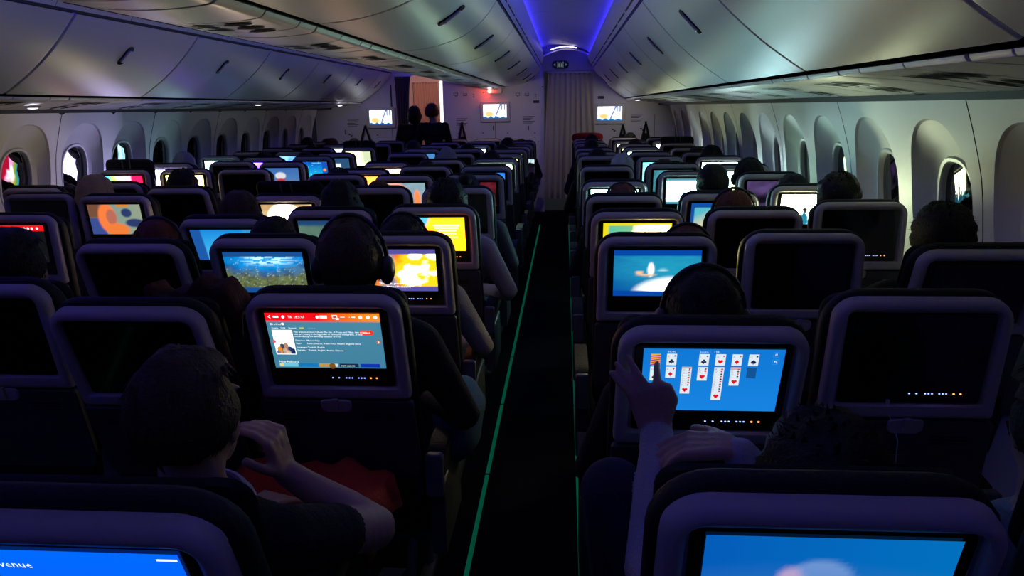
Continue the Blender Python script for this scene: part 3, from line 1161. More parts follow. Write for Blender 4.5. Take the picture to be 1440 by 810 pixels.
def film_page():
    s = scr(p_ui, 40, 24)
    w_, dk = rgb(240, 248, 252, 1.4), rgb(20, 30, 40)
    s.poly([(.025, .935), (.045, .965), (.05, .96), (.034, .935), (.05, .91), (.045, .905)], w_)
    s.rect(.07, .12, .92, .95, w_); s.disc(.16, .935, .015, w_); s.text('TK 18:5:41', .20, .915, .06, w_)
    s.disc(.46, .935, .014, w_); s.rect(.48, .545, .91, .96, w_)
    s.rect(.59, .635, .90, .97, w_); s.rect(.598, .627, .915, .955, rgb(236, 70, 30), 2); s.rect(.62, .648, .89, .92, w_, 3)
    s.rect(.66, .70, .93, .94, w_); s.disc(.74, .935, .004, w_); s.rect(.76, .79, .925, .945, w_)
    for x in (.84, .905, .97):
        s.disc(x - .005, .935, .017, w_)
    s.text('Brother', .035, .79, .055, w_)
    s.disc(.145, .81, .014, w_, n=5)
    for x, t in ((.04, 'Drama'), (.12, '2023'), (.19, 'Normal')):
        s.text(t, x, .725, .038, w_)
    s.rect(.285, .325, .72, .75, rgb(190, 190, 90)); s.text('1 h 36 m', .36, .725, .032, rgb(170, 205, 215))
    s.rect(.035, .215, .25, .70, rgb(250, 250, 252, 1.5))
    for x, y, r, c in ((.075, .36, .022, rgb(235, 150, 50)), (.10, .42, .018, rgb(60, 70, 90)), (.135, .43, .02, rgb(190, 140, 110)), (.165, .36, .022, rgb(30, 60, 110)),
                       (.12, .34, .02, rgb(210, 180, 160)), (.19, .33, .02, rgb(25, 45, 90)), (.06, .30, .016, rgb(40, 120, 160)), (.15, .30, .02, rgb(230, 200, 170))):
        s.disc(x, y, r, c, 2); s.rect(x - r, x + r, .262, y, c, 2)
    s.text('This animated story follows the rise of Prune and Milan, two sisters', .225, .655, .042, w_)
    s.text('who are young in the big town of Northern Immigrants. A vital', .225, .615, .042, w_)
    s.text('mobile during the working summer of Tree.', .225, .575, .042, w_)
    for y, a, t in ((.50, 'Director', 'Manuel Veje'), (.445, 'Stars', 'Ludo Johnson, Adam Price, Nadine Englund Shine'), (.375, 'Languages', 'Turkish, English'), (.32, 'Subtitles', 'Turkish, English, Arabic, Chinese')):
        s.text(a, .23, y, .042, w_); s.text(t, .33, y, .042, w_)
    s.poly([(.80 + .02, .62), (.92, .62), (.935, .66), (.92, .70), (.82, .70), (.80, .66)], rgb(225, 50, 20, 1.2)); s.text('Watch', .835, .645, .045, w_)
    s.disc(.038, .49, .016, rgb(235, 90, 110)); s.disc(.962, .49, .018, rgb(235, 90, 50)); s.poly([(.957, .46), (.957, .52), (.972, .49)], w_, 3)
    s.text('New Releases', .045, .10, .055, w_)
    for i, (a, c) in enumerate(((.04, rgb(110, 200, 225)), (.22, rgb(20, 120, 195)), (.40, rgb(200, 150, 70)), (.585, rgb(20, 40, 70)), (.775, rgb(20, 50, 180)))):
        s.rect(a, a + .17, .02, .085, c)
    s.rect(.045, .08, .03, .08, rgb(240, 210, 140), 2); s.disc(.52, .04, .03, rgb(120, 80, 30), 2); s.rect(.545, .57, .03, .08, rgb(210, 225, 235), 2)
    s.text('NEW ALBUMS', .60, .035, .035, w_)
    return s


def orange_page():
    s = scr(p_orange, 30, 18)
    y_ = rgb(255, 240, 190, 1.8)
    for k, (a, c) in enumerate(((.50, .92), (.52, .90), (.56, .86))):
        s.rect(a, c, .74 - k * .075, .79 - k * .075, y_)
    s.rect(.52, .86, .50, .53, y_); s.rect(.54, .88, .40, .43, y_); s.rect(.60, .80, .32, .35, y_); s.rect(.70, .80, .10, .12, y_)
    return s


def fire_page():
    s = scr(p_fire, 56, 30)
    w_ = rgb(250, 250, 250, 2)
    s.text('The witch, present', .27, .165, .07, w_); s.text('...blamed blocks stop', .33, .09, .07, w_)
    return s


def venue_page():
    s = scr(p_venue, 12, 8)
    s.text('venue', .195, .80, .11, rgb(215, 235, 255, 1.4))
    s.rect(.90, .99, .92, .945, rgb(220, 235, 255, 1.3))
    return s


def red_page():
    s = scr(p_redui, 16, 24)
    for x in (.70, .76, .82, .90):
        s.disc(x, .92, .02, rgb(250, 240, 240, 1.2))
    return s


# ------------------------------------------------------------------ seats
LB = .739                 # hinge to shell top
PIV_Y, PIV_Z = .154, .42  # hinge relative to the row station
SEAT_MESH = {}


def trapezoid(mb):
    mb.v = [(x * (1 + .07 * max(0, LB - .1 - z)), y, z) for x, y, z in mb.v]
    return mb


def seat_meshes():
    S = SEAT_MESH
    L = lambda w, h, rt, rb, cz, y: [(x, y, z) for x, z in rr(w, h, rt, rb, 0, cz)]
    # plastic surround of the monitor, recessed in the middle
    top, bot = LB, .428
    h, cz = top - bot, (top + bot) / 2
    b = MB()
    b.loft([L(.405, h, .058, .012, cz, .036), L(.405, h, .058, .012, cz, .016), L(.399, h - .006, .055, .010, cz, .006), L(.386, h - .018, .049, .008, cz, .0005),
            L(.372, h - .032, .042, .007, cz, -.001), L(.352, h - .058, .026, .006, cz + .007, .001), L(.346, h - .064, .018, .006, cz + .007, .006), L(.343, h - .067, .014, .006, cz + .007, .016)])
    S['shell_frame'] = trapezoid(b).mesh('shell_frame', 'shell', angle=50)
    b = MB()
    b.slab(rr(.334, .236, .010, .008, 0, .706 - .118, n=3), .0095, .020, .002)
    S['bezel'] = b.mesh('bezel', 'bezel')
    b = MB()
    b.slab(rr(DW, DH, .002, .002, 0, .698 - DH / 2, n=2), .0075, .0105, .001)
    S['off_display'] = b.mesh('display', 'off')
    b = MB()
    for x in (.0, .017, .037, .045, .053, .070, .078, .086):
        b.ell((x, .0085, .497), (.0022, .0012, .0016), 8, 5)
    for x in (.103, .119):
        b.ell((x, .0085, .497), (.0026, .0012, .0022), 8, 5, mi=1)
    S['button_light'] = b.mesh('button_light', ['ledb', 'ledo'])
    # folded tray table with its latch, vent slots
    b = MB()
    b.slab(rr(.412, .268, .012, .03, 0, .290, n=4), .001, .022, .004)
    S['tray_table'] = trapezoid(b).mesh('tray_table', 'tray')
    b = MB()
    b.slab(rr(.085, .040, .012, .018, 0, .412, n=4), -.006, .003, .003)
    b.box(-.008, .008, -.013, -.004, .405, .438)
    S['tray_latch'] = b.mesh('tray_latch', 'shell')
    b = MB()
    for k in range(3):
        for x in (-.11, .11):
            b.box(x - .045, x + .045, -.0005, .002, .360 + k * .010, .364 + k * .010)
    S['vent_slots'] = b.mesh('vent_slots', 'gap', smooth=False)
    b = MB()
    b.slab(rr(.405, .40, .03, .05, 0, .225, n=4), .020, .040, .006)
    S['lower_shell'] = b.mesh('lower_shell', 'tray')
    b = MB()
    b.slab(rr(.37, .13, .01, .03, 0, .085, n=4), .004, .022, .004)
    S['literature_pocket'] = b.mesh('literature_pocket', 'leather')
    # cushions
    b = MB()
    h, cz = .695, .40
    b.loft([L(.415, h - .03, .07, .06, cz, .032), L(.430, h, .085, .07, cz, .044), L(.430, h, .085, .07, cz, .066), L(.42, h - .02, .08, .06, cz, .080), L(.37, h - .08, .06, .05, cz, .090)])
    S['back_cushion'] = b.mesh('back_cushion', 'leather', angle=60)
    b = MB()
    L2 = lambda w, h, y, cz_: [(x, y + .035 * (abs(x) / .2) ** 2, z) for x, z in rr(w, h, .05, .04, 0, cz_)]
    b.loft([L2(.36, .15, .065, .626), L2(.395, .185, .075, .626), L2(.395, .185, .090, .626), L2(.36, .15, .102, .626)])
    S['headrest'] = b.mesh('headrest', 'leather', angle=60)
    b = MB()
    b.box(-.004, .004, .0615, .068, .62, .718)
    S['headrest_strap'] = b.mesh('headrest_strap', mat('strap_grey', (.12, .12, .13), .6), smooth=False)
    # bottom cushion and frame (not tilted; hinge is the origin)
    b = MB()
    R_ = lambda w, d, z, r: [(x, y + .29, z) for x, y in rr(w, d, r, r)]
    b.loft([R_(.40, .46, -.09, .04), R_(.42, .48, -.07, .05), R_(.42, .48, .01, .05), R_(.40, .46, .035, .05), R_(.34, .38, .045, .05)])
    S['seat_cushion'] = b.mesh('seat_cushion', 'leather', angle=60)
    b = MB()
    b.box(-.21, .21, .10, .14, -.14, -.09)
    b.box(-.21, .21, .40, .44, -.14, -.09)
    b.box(-.02, .02, .10, .44, -.135, -.10)
    S['seat_frame'] = b.mesh('seat_frame', 'metal', smooth=False)
    b = MB()
    b.tube([(0, .12, -.12), (0, .05, -.30), (0, .02, -.415)], .016)
    b.tube([(0, .42, -.12), (0, .40, -.30), (0, .36, -.415)], .016)
    b.box(-.02, .02, -.03, .42, -.42, -.395)
    S['leg'] = b.mesh('leg', 'metal')
    b = MB()
    P = [(.0, .17), (.03, .205), (.10, .215), (.36, .205), (.42, .19), (.43, .165), (.40, .145), (.06, .135), (.02, .13)]
    b.loft([[(x, y, z) for y, z in P] for x in (-.026, .026)])
    S['armrest'] = b.mesh('armrest', 'leather', angle=50)
    b = MB()
    b.slab(rr(.052, .135, .012, .012, 0, .145, n=3), -.022, .006, .004)
    S['armrest_cap'] = b.mesh('armrest_cap', 'cap')
    b = MB()
    b.slab(rr(.018, .05, .004, .004, 0, .148, n=3), -.0235, -.020, .001)
    S['cap_recess'] = b.mesh('cap_recess', 'gap')
    b = MB()
    b.slab(rr(.045, .24, .012, .012, 0, -.02, n=3), .02, .34, .006)
    S['side_panel'] = b.mesh('side_panel', 'tray')


seat_meshes()

BLOCK = {'C': dict(x=(-.615, -1.10, -1.585), y0=.98, dy=.80, n=13, half=.2425, sgn=-1),
         'R': dict(x=(.32, .83, 1.335), y0=.82, dy=.81, n=13, half=.2525, sgn=1),
         'L': dict(x=(-2.45, -2.94, -3.43), y0=2.95, dy=.82, n=10, half=.245, sgn=-1)}
POS = {'C0': 'centre block seat on the curtained aisle', 'C1': 'middle seat of the centre block', 'C2': 'centre block seat on the doorway aisle',
       'R0': 'window block seat on the curtained aisle', 'R1': 'middle seat of window block by curtained aisle', 'R2': 'window seat of block by curtained aisle',
       'L0': 'window block seat on the doorway aisle', 'L1': 'middle seat of window block by doorway aisle', 'L2': 'window seat of block by doorway aisle'}
# photo height of some shell tops, used to solve each backrest's recline
TOP = {'C0_0': 722, 'C1_0': 415, 'C1_1': 432, 'C2_0': 333, 'C2_1': 336, 'C2_2': 344, 'C3_0': 292, 'C3_1': 296, 'C3_2': 309, 'C4_0': 265, 'C4_1': 265, 'C4_2': 276,
       'C5_0': 247, 'C5_1': 248, 'C6_2': 240, 'C6_1': 235, 'C6_0': 235, 'C7_2': 230, 'C7_1': 226, 'C7_0': 224.6, 'C8_0': 217.8, 'C9_0': 211, 'C10_0': 207, 'C11_0': 204, 'C12_0': 199,
       'R0_0': 703, 'R1_0': 459, 'R2_0': 333, 'R3_0': 299, 'R4_0': 276.5, 'R5_0': 256.6, 'R6_0': 235, 'R7_0': 220, 'R1_1': 418, 'R2_1': 328, 'R3_1': 296, 'R4_1': 273, 'R5_1': 242,
       'R6_1': 231, 'R7_1': 221, 'R2_2': 352, 'R3_2': 283, 'R4_2': 262, 'R5_2': 245, 'L0_0': 303, 'L1_0': 276, 'L1_1': 273, 'L2_0': 266, 'L2_2': 265, 'L3_0': 239, 'L3_1': 238, 'L3_2': 239,
       'L4_1': 228, 'L5_2': 219, 'L5_0': 221, 'L4_0': 229, 'L6_0': 217}
HEADREST_UP = {'L3_2': .10, 'C4_2': .08, 'L7_0': .09, 'R10_2': .09}
SCR = {'C0_0': ('blue-page', venue_page), 'C1_0': ('film-page', film_page), 'R0_0': ('blue-bus', lambda: scr(p_bus, 48, 26)), 'R1_0': ('card-game', solitaire),
       'C2_0': ('explosion', fire_page), 'C2_1': ('underwater', lambda: scr(p_ocean, 72, 40)), 'R2_0': ('blue-water', lambda: scr(p_water, 56, 30)),
       'C3_0': ('orange-page', orange_page), 'C3_1': ('greenish-film', lambda: scr(p_green)), 'C3_2': ('sky-blue', lambda: scr(p_cyan)),
       'R3_0': ('yellow-teal', lambda: scr(p_yellow)), 'C4_2': ('glaring-white', lambda: scr(p_warm)), 'R4_1': ('beige-blue', lambda: scr(p_beige)),
       'R4_2': ('white-crowd', lambda: scr(p_crowd, 48, 26)), 'C5_0': ('dim-red', lambda: scr(p_pair(rgb(50, 14, 24), rgb(110, 30, 45)))),
       'C5_1': ('orange-figure', lambda: scr(p_person)), 'C6_2': ('blue-orange', lambda: scr(p_bluor)), 'R5_1': ('bright-white', lambda: scr(p_white)),
       'R5_0': ('pale-teal', lambda: scr(p_pair(rgb(120, 230, 225, 6), rgb(195, 255, 250, 9)), 20, 12)), 'R5_2': ('dim-purple', lambda: scr(p_pair(rgb(16, 12, 26), rgb(90, 70, 120), 9, 3), 20, 12)),
       'C6_0': ('royal-blue', lambda: scr(p_pair(rgb(20, 70, 170), rgb(40, 120, 210)), 12, 8)), 'C7_2': ('pink', lambda: scr(p_pair(rgb(220, 120, 150, 1.2), rgb(255, 220, 170, 1.8)), 20, 12)),
       'C7_0': ('green-white', lambda: scr(p_pair(rgb(60, 190, 90, 3), rgb(220, 255, 230, 7)), 20, 12)), 'R6_2': ('yellow-white', lambda: scr(p_pair(rgb(190, 200, 30, 4), rgb(160, 230, 230, 6)), 20, 12)),
       'R6_1': ('dark-teal', lambda: scr(p_pair(rgb(20, 60, 75), rgb(60, 120, 130)), 12, 8)), 'R7_1': ('teal', lambda: scr(p_pair(rgb(40, 130, 160), rgb(130, 210, 225)), 12, 8)),
       'R7_2': ('white-strip', lambda: scr(p_pair(rgb(150, 220, 220, 5), rgb(235, 250, 250, 7)), 20, 12)), 'C8_0': ('lime', lambda: scr(p_pair(rgb(150, 180, 60), rgb(230, 240, 160, 1.6)), 12, 8)),
       'L0_0': ('red-header', red_page), 'L1_0': ('cartoon', lambda: scr(p_anime, 64, 36)), 'L3_2': ('rainbow', lambda: scr(p_rainbow)),
       'L3_1': ('yellow', lambda: scr(p_pair(rgb(250, 225, 60, 5), rgb(255, 240, 160, 8)), 20, 12)), 'L2_2': ('red-strip', lambda: scr(p_pair(rgb(150, 10, 20), rgb(220, 30, 40)), 12, 8)),
       'L4_0': ('map', lambda: scr(p_map)), 'L5_0': ('aquarium', lambda: scr(p_sea, 56, 30)), 'L6_0': ('grey-menu', lambda: scr(p_menu, 56, 30)), 'L7_0': ('cream', lambda: scr(p_cream, 30, 18)),
       'L4_2': ('white', lambda: scr(p_pair(rgb(205, 190, 250, 10), rgb(160, 160, 230, 6)), 20, 12)), 'L5_2': ('pale-blue', lambda: scr(p_pair(rgb(90, 170, 190), rgb(190, 230, 235, 1.4)), 12, 8)),
       'L5_1': ('violet', lambda: scr(p_pair(rgb(90, 60, 220, 1.3), rgb(150, 110, 235)), 12, 8)), 'C9_2': ('pale-text', lambda: scr(p_menu, 40, 22)), 'C10_1': ('ice-blue', lambda: scr(p_pair(rgb(90, 170, 240, 1.3), rgb(220, 240, 255, 1.8)), 12, 8)),
       'R10_1': ('lemon', lambda: scr(p_pair(rgb(200, 215, 90, 1.3), rgb(225, 235, 190, 1.5)), 12, 8)), 'R9_1': ('mint', lambda: scr(p_pair(rgb(120, 210, 180, 1.2), rgb(220, 245, 235, 1.5)), 12, 8)),
       'R11_1': ('pale-lemon', lambda: scr(p_pair(rgb(225, 225, 150, 1.3), rgb(250, 250, 220, 1.6)), 12, 8)), 'R11_2': ('frosty', lambda: scr(p_pair(rgb(190, 225, 225, 1.3), rgb(240, 250, 250, 1.7)), 12, 8)),
       'L6_1': ('steel-blue', lambda: scr(p_pair(rgb(40, 80, 140), rgb(90, 140, 190)), 12, 8)), 'L8_1': ('silver', lambda: scr(p_pair(rgb(150, 170, 190), rgb(210, 220, 230)), 12, 8)),
       'C9_0': ('olive', lambda: scr(p_pair(rgb(60, 70, 30), rgb(120, 130, 60)), 12, 8))}
LEDS = {'C1_0', 'R1_0', 'R1_1', 'C2_0', 'C3_0', 'R3_2', 'L1_0', 'C0_0', 'R0_0'}
FAR_GAIN = {'C8_0': 5, 'C9_2': 3, 'C10_1': 6, 'R9_1': 7, 'R10_1': 8, 'R11_1': 7, 'R11_2': 6, 'L7_0': 2.5, 'L8_1': 5, 'L5_2': 6, 'C7_2': 4, 'C6_2': 2, 'C5_1': 1.5, 'L5_1': 7, 'L6_1': 5,
            'R7_1': 3, 'R6_1': 2, 'C6_0': 2, 'L3_1': .45, 'L4_2': 1.0, 'L3_2': 1.8, 'L0_0': 1, 'C9_0': 4}
SEATS = {}


def solve_tilt(x, yrow, py):
    best, bt = 1e9, math.radians(12)
    for i in range(0, 64):
        t = math.radians(1 + i * .45)
        p = Vector((x, yrow + PIV_Y - LB * math.sin(t) + .03 * math.cos(t), PIV_Z + LB * math.cos(t) + .03 * math.sin(t))) - CAM
        z = p.dot(FWD)
        v = 405 - F_PX * p.dot(UP) / z
        if abs(v - py) < best:
            best, bt = abs(v - py), t
    return bt


def make_seat(blk, k, c):
    B = BLOCK[blk]
    key = '%s%d_%d' % (blk, k, c)
    x, yrow = B['x'][c], B['y0'] + B['dy'] * k
    if key == 'C0_0':
        yrow = .84
    if key == 'R1_0':
        yrow = 1.56
    tilt = solve_tilt(x, yrow, TOP[key]) if key in TOP else math.radians(random.uniform(9, 14))
    root = link('airline_seat', None, loc=(x, yrow + PIV_Y, 0))
    pic = SCR.get(key)
    tag(root, '%s-screen %s, %s row from bulkhead' % (pic[0] if pic else 'dark', POS['%s%d' % (blk, c)], ORD[B['n'] - k]), 'seat', 'economy seats in rows')
    rot, loc = (tilt, 0, 0), (0, 0, PIV_Z)
    near = yrow < 6
    P = lambda n, par=root, nm=None: link(nm or n, SEAT_MESH[n], par, loc if par is root else None, rot if par is root else None)
    P('shell_frame')
    bz = P('bezel')
    if pic:
        s = pic[1]()
        if key in FAR_GAIN:
            s.c = [tuple(q * FAR_GAIN[key] for q in c_) for c_ in s.c]
        d = link('display', s.mesh('display'), bz, (0, .0068, .698 - DH / 2))
        d['label'] = 'lit %s picture on the display' % pic[0]
    else:
        P('off_display', bz, 'display')
    if key in LEDS:
        P('button_light', bz)['kind'] = 'stuff'
    ty = P('tray_table')
    if near:
        P('tray_latch', ty)
        P('vent_slots', ty)['kind'] = 'stuff'
        P('literature_pocket')
    P('lower_shell')
    P('back_cushion')
    hr = P('headrest')
    up = HEADREST_UP.get(key, 0)
    if up:
        hr.location = Vector(loc) + Vector((0, -up * math.sin(tilt), up * math.cos(tilt)))
        for e in (-.03, .03):
            link('headrest_strap', SEAT_MESH['headrest_strap'], hr, (e, 0, 0))
    link('seat_cushion', SEAT_MESH['seat_cushion'], root, loc)
    if near:
        link('seat_frame', SEAT_MESH['seat_frame'], root, loc)
    link('leg', SEAT_MESH['leg'], root, (-.14, 0, PIV_Z))
    link('leg', SEAT_MESH['leg'], root, (.14, 0, PIV_Z))
    arms = [B['sgn'] * B['half']]
    if c == 0:
        arms.append(-B['sgn'] * B['half'])
    for a in arms:
        ar = link('armrest', SEAT_MESH['armrest'], root, (a, 0, PIV_Z))
        cp_ = link('armrest_cap', SEAT_MESH['armrest_cap'], ar)
        if near:
            link('side_panel', SEAT_MESH['side_panel'], ar)
    SEATS[key] = (root, x, yrow, tilt)
    return root


HIDDEN = {'C0_1', 'C0_2', 'R0_2', 'R1_2', 'L0_1', 'L0_2', 'L1_2'}
for blk in 'CRL':
    for k in range(BLOCK[blk]['n']):
        for c in range(3):
            if '%s%d_%d' % (blk, k, c) not in HIDDEN:
                make_seat(blk, k, c)


# ------------------------------------------------------------------ wall monitors
def monitor(px0, py0, px1, py1, label):
    a, c = at(px0, py0, YB - .04), at(px1, py1, YB - .04)
    w, h = c.x - a.x, a.z - c.z
    root = tag(link('wall_monitor', None, loc=((a.x + c.x) / 2, YB - .04, (a.z + c.z) / 2)), label, 'monitor', 'bulkhead monitors')
    b = MB()
    b.slab(rr(w, h, .02, .02), -.012, .042, .008)
    b.build('monitor_case', 'white', root)
    s = Screen(w * .78, h * .68, p_cartoon, 40, 24)
    link('display', s.mesh('display'), root, (0, -.014, .005))


monitor(515, 151.5, 556, 180, 'white-cased monitor on bulkhead beside the lit doorway')
monitor(675, 143, 717, 171, 'white-cased monitor on bulkhead ahead of the centre block')
monitor(836, 146, 879, 174, 'white-cased monitor on bulkhead beside the passage curtain')


# ------------------------------------------------------------------ people
class Body:
    """union of soft spheres, voxel-joined into one continuous skin; each sphere carries a material"""

    def __init__(s):
        s.p = []

    def ball(s, c, r, m=0):
        s.p.append((Vector(c), Vector(r) if not isinstance(r, (int, float)) else Vector((r, r, r)), m))

    def limb(s, pts, m=0):
        """pts: list of (x,y,z,r)"""
        for a, b_ in zip(pts, pts[1:]):
            pa, pb = Vector(a[:3]), Vector(b_[:3])
            n = max(2, int((pb - pa).length / (min(a[3], b_[3]) * .45)))
            for i in range(n + 1):
                t = i / n
                s.ball(pa.lerp(pb, t), a[3] + (b_[3] - a[3]) * t, m)

    def head(s, c, turn=0., nod=0.):
        R = Matrix.Rotation(turn, 3, 'Z') @ Matrix.Rotation(nod, 3, 'X')
        c = Vector(c)
        q = lambda *v: c + R @ Vector(v)
        s.ball(q(0, -.012, .03), (.076, .094, .088), 1)
        s.ball(q(0, .015, -.02), (.064, .078, .075), 1)
        s.ball(q(0, .040, -.065), (.048, .050, .045), 1)
        s.ball(q(0, .075, -.085), .026, 1)
        s.limb([(*q(0, .088, .018), .010), (*q(0, .106, -.018), .014)], 1)
        for e in (-1, 1):
            s.ball(q(.078 * e, -.008, -.005), (.011, .022, .033), 1)
            s.ball(q(.080 * e, -.018, .012), (.010, .016, .018), 1)
            s.ball(q(.030 * e, .082, .028), (.020, .010, .008), 1)
        s.eyes = [q(-.03, .088, .010), q(.03, .088, .010)]
        s.mouth = q(0, .098, -.052)
        s.headc, s.headR = c, R

    def hand(s, w, f, n, side, curl=(.3, .35, .4, .45), spread=.0, length=1., thumb=.5, point=None):
        """w wrist, f finger direction, n palm normal, side vector towards the thumb"""
        w, f, n = Vector(w), Vector(f).normalized(), Vector(n)
        n = (n - f * n.dot(f)).normalized()
        t = Vector(side)
        t = (t - f * t.dot(f) - n * t.dot(n)).normalized()
        for i in range(6):
            for j in range(4):
                u = i / 5
                s.ball(w + f * (.010 + .078 * u) * length + t * ((j - 1.5) / 1.5) * (.022 + .012 * u) * length, .0125 + .002 * (1 - u), 2)
        for k, (o, l) in enumerate(((.033, .074), (.011, .083), (-.011, .078), (-.032, .062))):
            p = w + f * .088 * length + t * o * length
            d = (f + t * (o * 4.0 * spread)).normalized()
            c_ = curl[k]
            pts = [(*p, .0100)]
            for sg in (.45, .30, .25):
                d = (d * math.cos(c_) + n * math.sin(c_)).normalized()
                p = p + d * l * sg * length
                pts.append((*p, .0095 - .0018 * (1 - sg)))
            s.limb(pts, 2)
        p = w + f * .022 * length + t * .030 * length
        d = (t * .75 + f * .65 + n * .25 * thumb).normalized()
        pts = [(*p, .014)]
        for sg in (.034, .030, .024):
            p = p + d * sg * length
            d = (d + f * .35 + n * .25 * thumb).normalized()
            pts.append((*p, .0105))
        s.limb(pts, 2)

    def mesh(s, name, voxel=.013, smooth=4):
        b = MB()
        for c, r, m in s.p:
            b.ell(c, r, 12, 8)
        me = bpy.data.meshes.new('tmp')
        me.from_pydata(b.v, [], b.f)
        o = bpy.data.objects.new('tmp', me)
        COL.objects.link(o)
        md = o.modifiers.new('r', 'REMESH')
        md.mode = 'VOXEL'
        md.voxel_size = voxel
        sm = o.modifiers.new('s', 'SMOOTH')
        sm.iterations = smooth
        sm.factor = .5
        dg = bpy.context.evaluated_depsgraph_get()
        out = bpy.data.meshes.new_from_object(o.evaluated_get(dg))
        bpy.data.objects.remove(o)
        bpy.data.meshes.remove(me)
        out.name = name
        out.materials.clear()
        for k in ('cloth', 'skin', 'skin', 'eye', 'lips', 'denim'):
            out.materials.append(M[k])
        n = len(out.polygons)
        cen = np.empty(n * 3)
        out.polygons.foreach_get('center', cen)
        cen = cen.reshape(-1, 3)
        best = np.full(n, 1e9)
        mi = np.zeros(n, int)
        for c, r, m in s.p:
            rm = min(r)
            d = np.sqrt((((cen - np.array(c)) / np.array(r)) ** 2).sum(1)) * rm - rm
            k = d < best
            best[k] = d[k]
            mi[k] = m
        if hasattr(s, 'eyes'):
            for e in s.eyes:
                mi[((cen - np.array(e)) ** 2).sum(1) < .011 ** 2] = 3
            dm = cen - np.array(s.mouth)
            mi[(dm[:, 0] / .022) ** 2 + (dm[:, 1] / .02) ** 2 + (dm[:, 2] / .007) ** 2 < 1] = 4
        out.polygons.foreach_set('material_index', mi.tolist())
        out.shade_smooth()
        out.update()
        return out


def seated(arms='lap', wide=1., phone=False):
    b = Body()
    b.limb([(0, .40, .52, .135), (0, .34, .66, .13), (0, .29, .80, .135), (0, .265, .92, .12)])
    for e in (-1, 1):
        b.limb([(.07 * e, .30, .84, .115), (.09 * e, .275, .93, .095), (.13 * e, .27, .975, .065), (.165 * e, .27, .965, .062)])
        b.limb([(.08 * e, .42, .52, .095), (.11 * e, .82, .55, .062), (.11 * e, .86, .32, .055), (.11 * e, .88, .12, .042)], 5)
        b.limb([(.11 * e, .86, .06, .042), (.115 * e, 1.0, .045, .035)])
        if phone and e > 0:
            b.limb([(.18, .27, .955, .062), (.30, .36, .80, .047), (.32, .52, .92, .034)])
            b.hand((.32, .525, .925), (-.05, .3, 1), (0, -1, .3), (-1, 0, 0), (.5, .55, .6, .6), thumb=.8)
            continue
        b.limb([(.18 * e, .27, .955, .062), (.262 * e * wide, .31, .72, .047), (.25 * e * wide, .36, .69, .045), (.12 * e, .57, .66, .036)])
        b.hand((.12 * e, .575, .655), (-.35 * e, .9, -.1), (0, -.15, -1), (-e, 0, .2), (.35, .4, .4, .45))
    b.limb([(0, .255, 1.00, .058), (0, .26, 1.10, .056)], 1)
    b.head((0, .262, 1.185))
    return b


def hair_mesh(name, style, seed):
    """hair cap around a head centred at the origin, facing +y"""
    rnd = random.Random(seed)
    b = MB()
    def cap(p):
        x, y, z = p
        if style in ('short', 'curly'):
            face = y > .30 and z < .52
            nape = z < -.62
        elif style == 'bald':
            face = y > -.1 or z > .2
            nape = z < -.5
        else:
            face = y > .35 and z < .45
            nape = False
        k = 1.
        if face:
            k *= .72
        if nape:
            k *= .78
        w = 1 + .028 * math.sin(9 * x + 5 * z + seed) + .022 * math.sin(13 * y - 7 * z + 2 * seed) + rnd.uniform(-.012, .012)
        if style == 'curly':
            w += rnd.uniform(-.05, .07)
        if style in ('long', 'bob') and y < .25 and z < 0:
            w *= 1.10
        return (x * k * w, y * k * w, z * k * w)
    zr = .112 if style in ('short', 'curly', 'bald') else .135
    cz = .030 if style in ('short', 'curly', 'bald') else .008
    r = {'short': (.090, .108), 'curly': (.097, .114), 'bald': (.083, .101), 'bob': (.098, .112), 'long': (.098, .113), 'bun': (.090, .108)}[style]
    b.ell((0, -.018, cz), (r[0], r[1], zr), 28, 20, cap)
    if style == 'long':
        b.ell((0, -.055, -.13), (.085, .055, .15), 20, 14, lambda p: tuple(q * (1 + rnd.uniform(-.03, .03)) for q in p))
    if style == 'bun':
        b.ell((0, -.075, .10), (.045, .045, .042), 16, 10, lambda p: tuple(q * (1 + rnd.uniform(-.06, .06)) for q in p))
    # tufts
    n = {'short': 170, 'curly': 320, 'bald': 0, 'bob': 130, 'long': 150, 'bun': 110}[style]
    for _ in range(n):
        a, t = rnd.uniform(0, 2 * math.pi), math.acos(rnd.uniform(-.55, 1))
        d = Vector((math.sin(t) * math.cos(a), math.sin(t) * math.sin(a), math.cos(t)))
        if d.y > .3 and d.z < .5:
            continue
        p = Vector((d.x * r[0], -.018 + d.y * r[1], cz + d.z * zr)) * .985
        g = (Vector((0, -.3, -1)) - d * Vector((0, -.3, -1)).dot(d))
        g = g.normalized() if g.length > .01 else Vector((1, 0, 0))
        l = rnd.uniform(.018, .034)
        if style == 'curly':
            tip = p + d * rnd.uniform(.006, .016) + Vector((rnd.uniform(-1, 1), rnd.uniform(-1, 1), rnd.uniform(-1, 1))) * .008
        else:
            tip = p + g * l + d * rnd.uniform(.001, .007)
        sd = d.cross(g) * rnd.uniform(.003, .006)
        b.add([p - sd, p + sd, p + d * .004, tip], [(0, 1, 3), (1, 2, 3), (2, 0, 3), (0, 2, 1)])
    return b.mesh(name, 'hair', angle=80)


HAIR = {st: [hair_mesh('hair', st, q) for q in range(2)] for st in ('short', 'curly', 'bald', 'bob', 'long', 'bun')}


def headphones_mesh():
    b = MB()
    b.tube([(.098 * math.cos(a), -.012, .02 + .130 * math.sin(a)) for a in [math.radians(q) for q in range(0, 181, 12)]], .007, 8)
    me = b.mesh('headphone_band', 'phones')
    b = MB()
    b.ell((0, 0, 0), (.022, .036, .042), 16, 10)
    return me, b.mesh('ear_cup', 'phones')


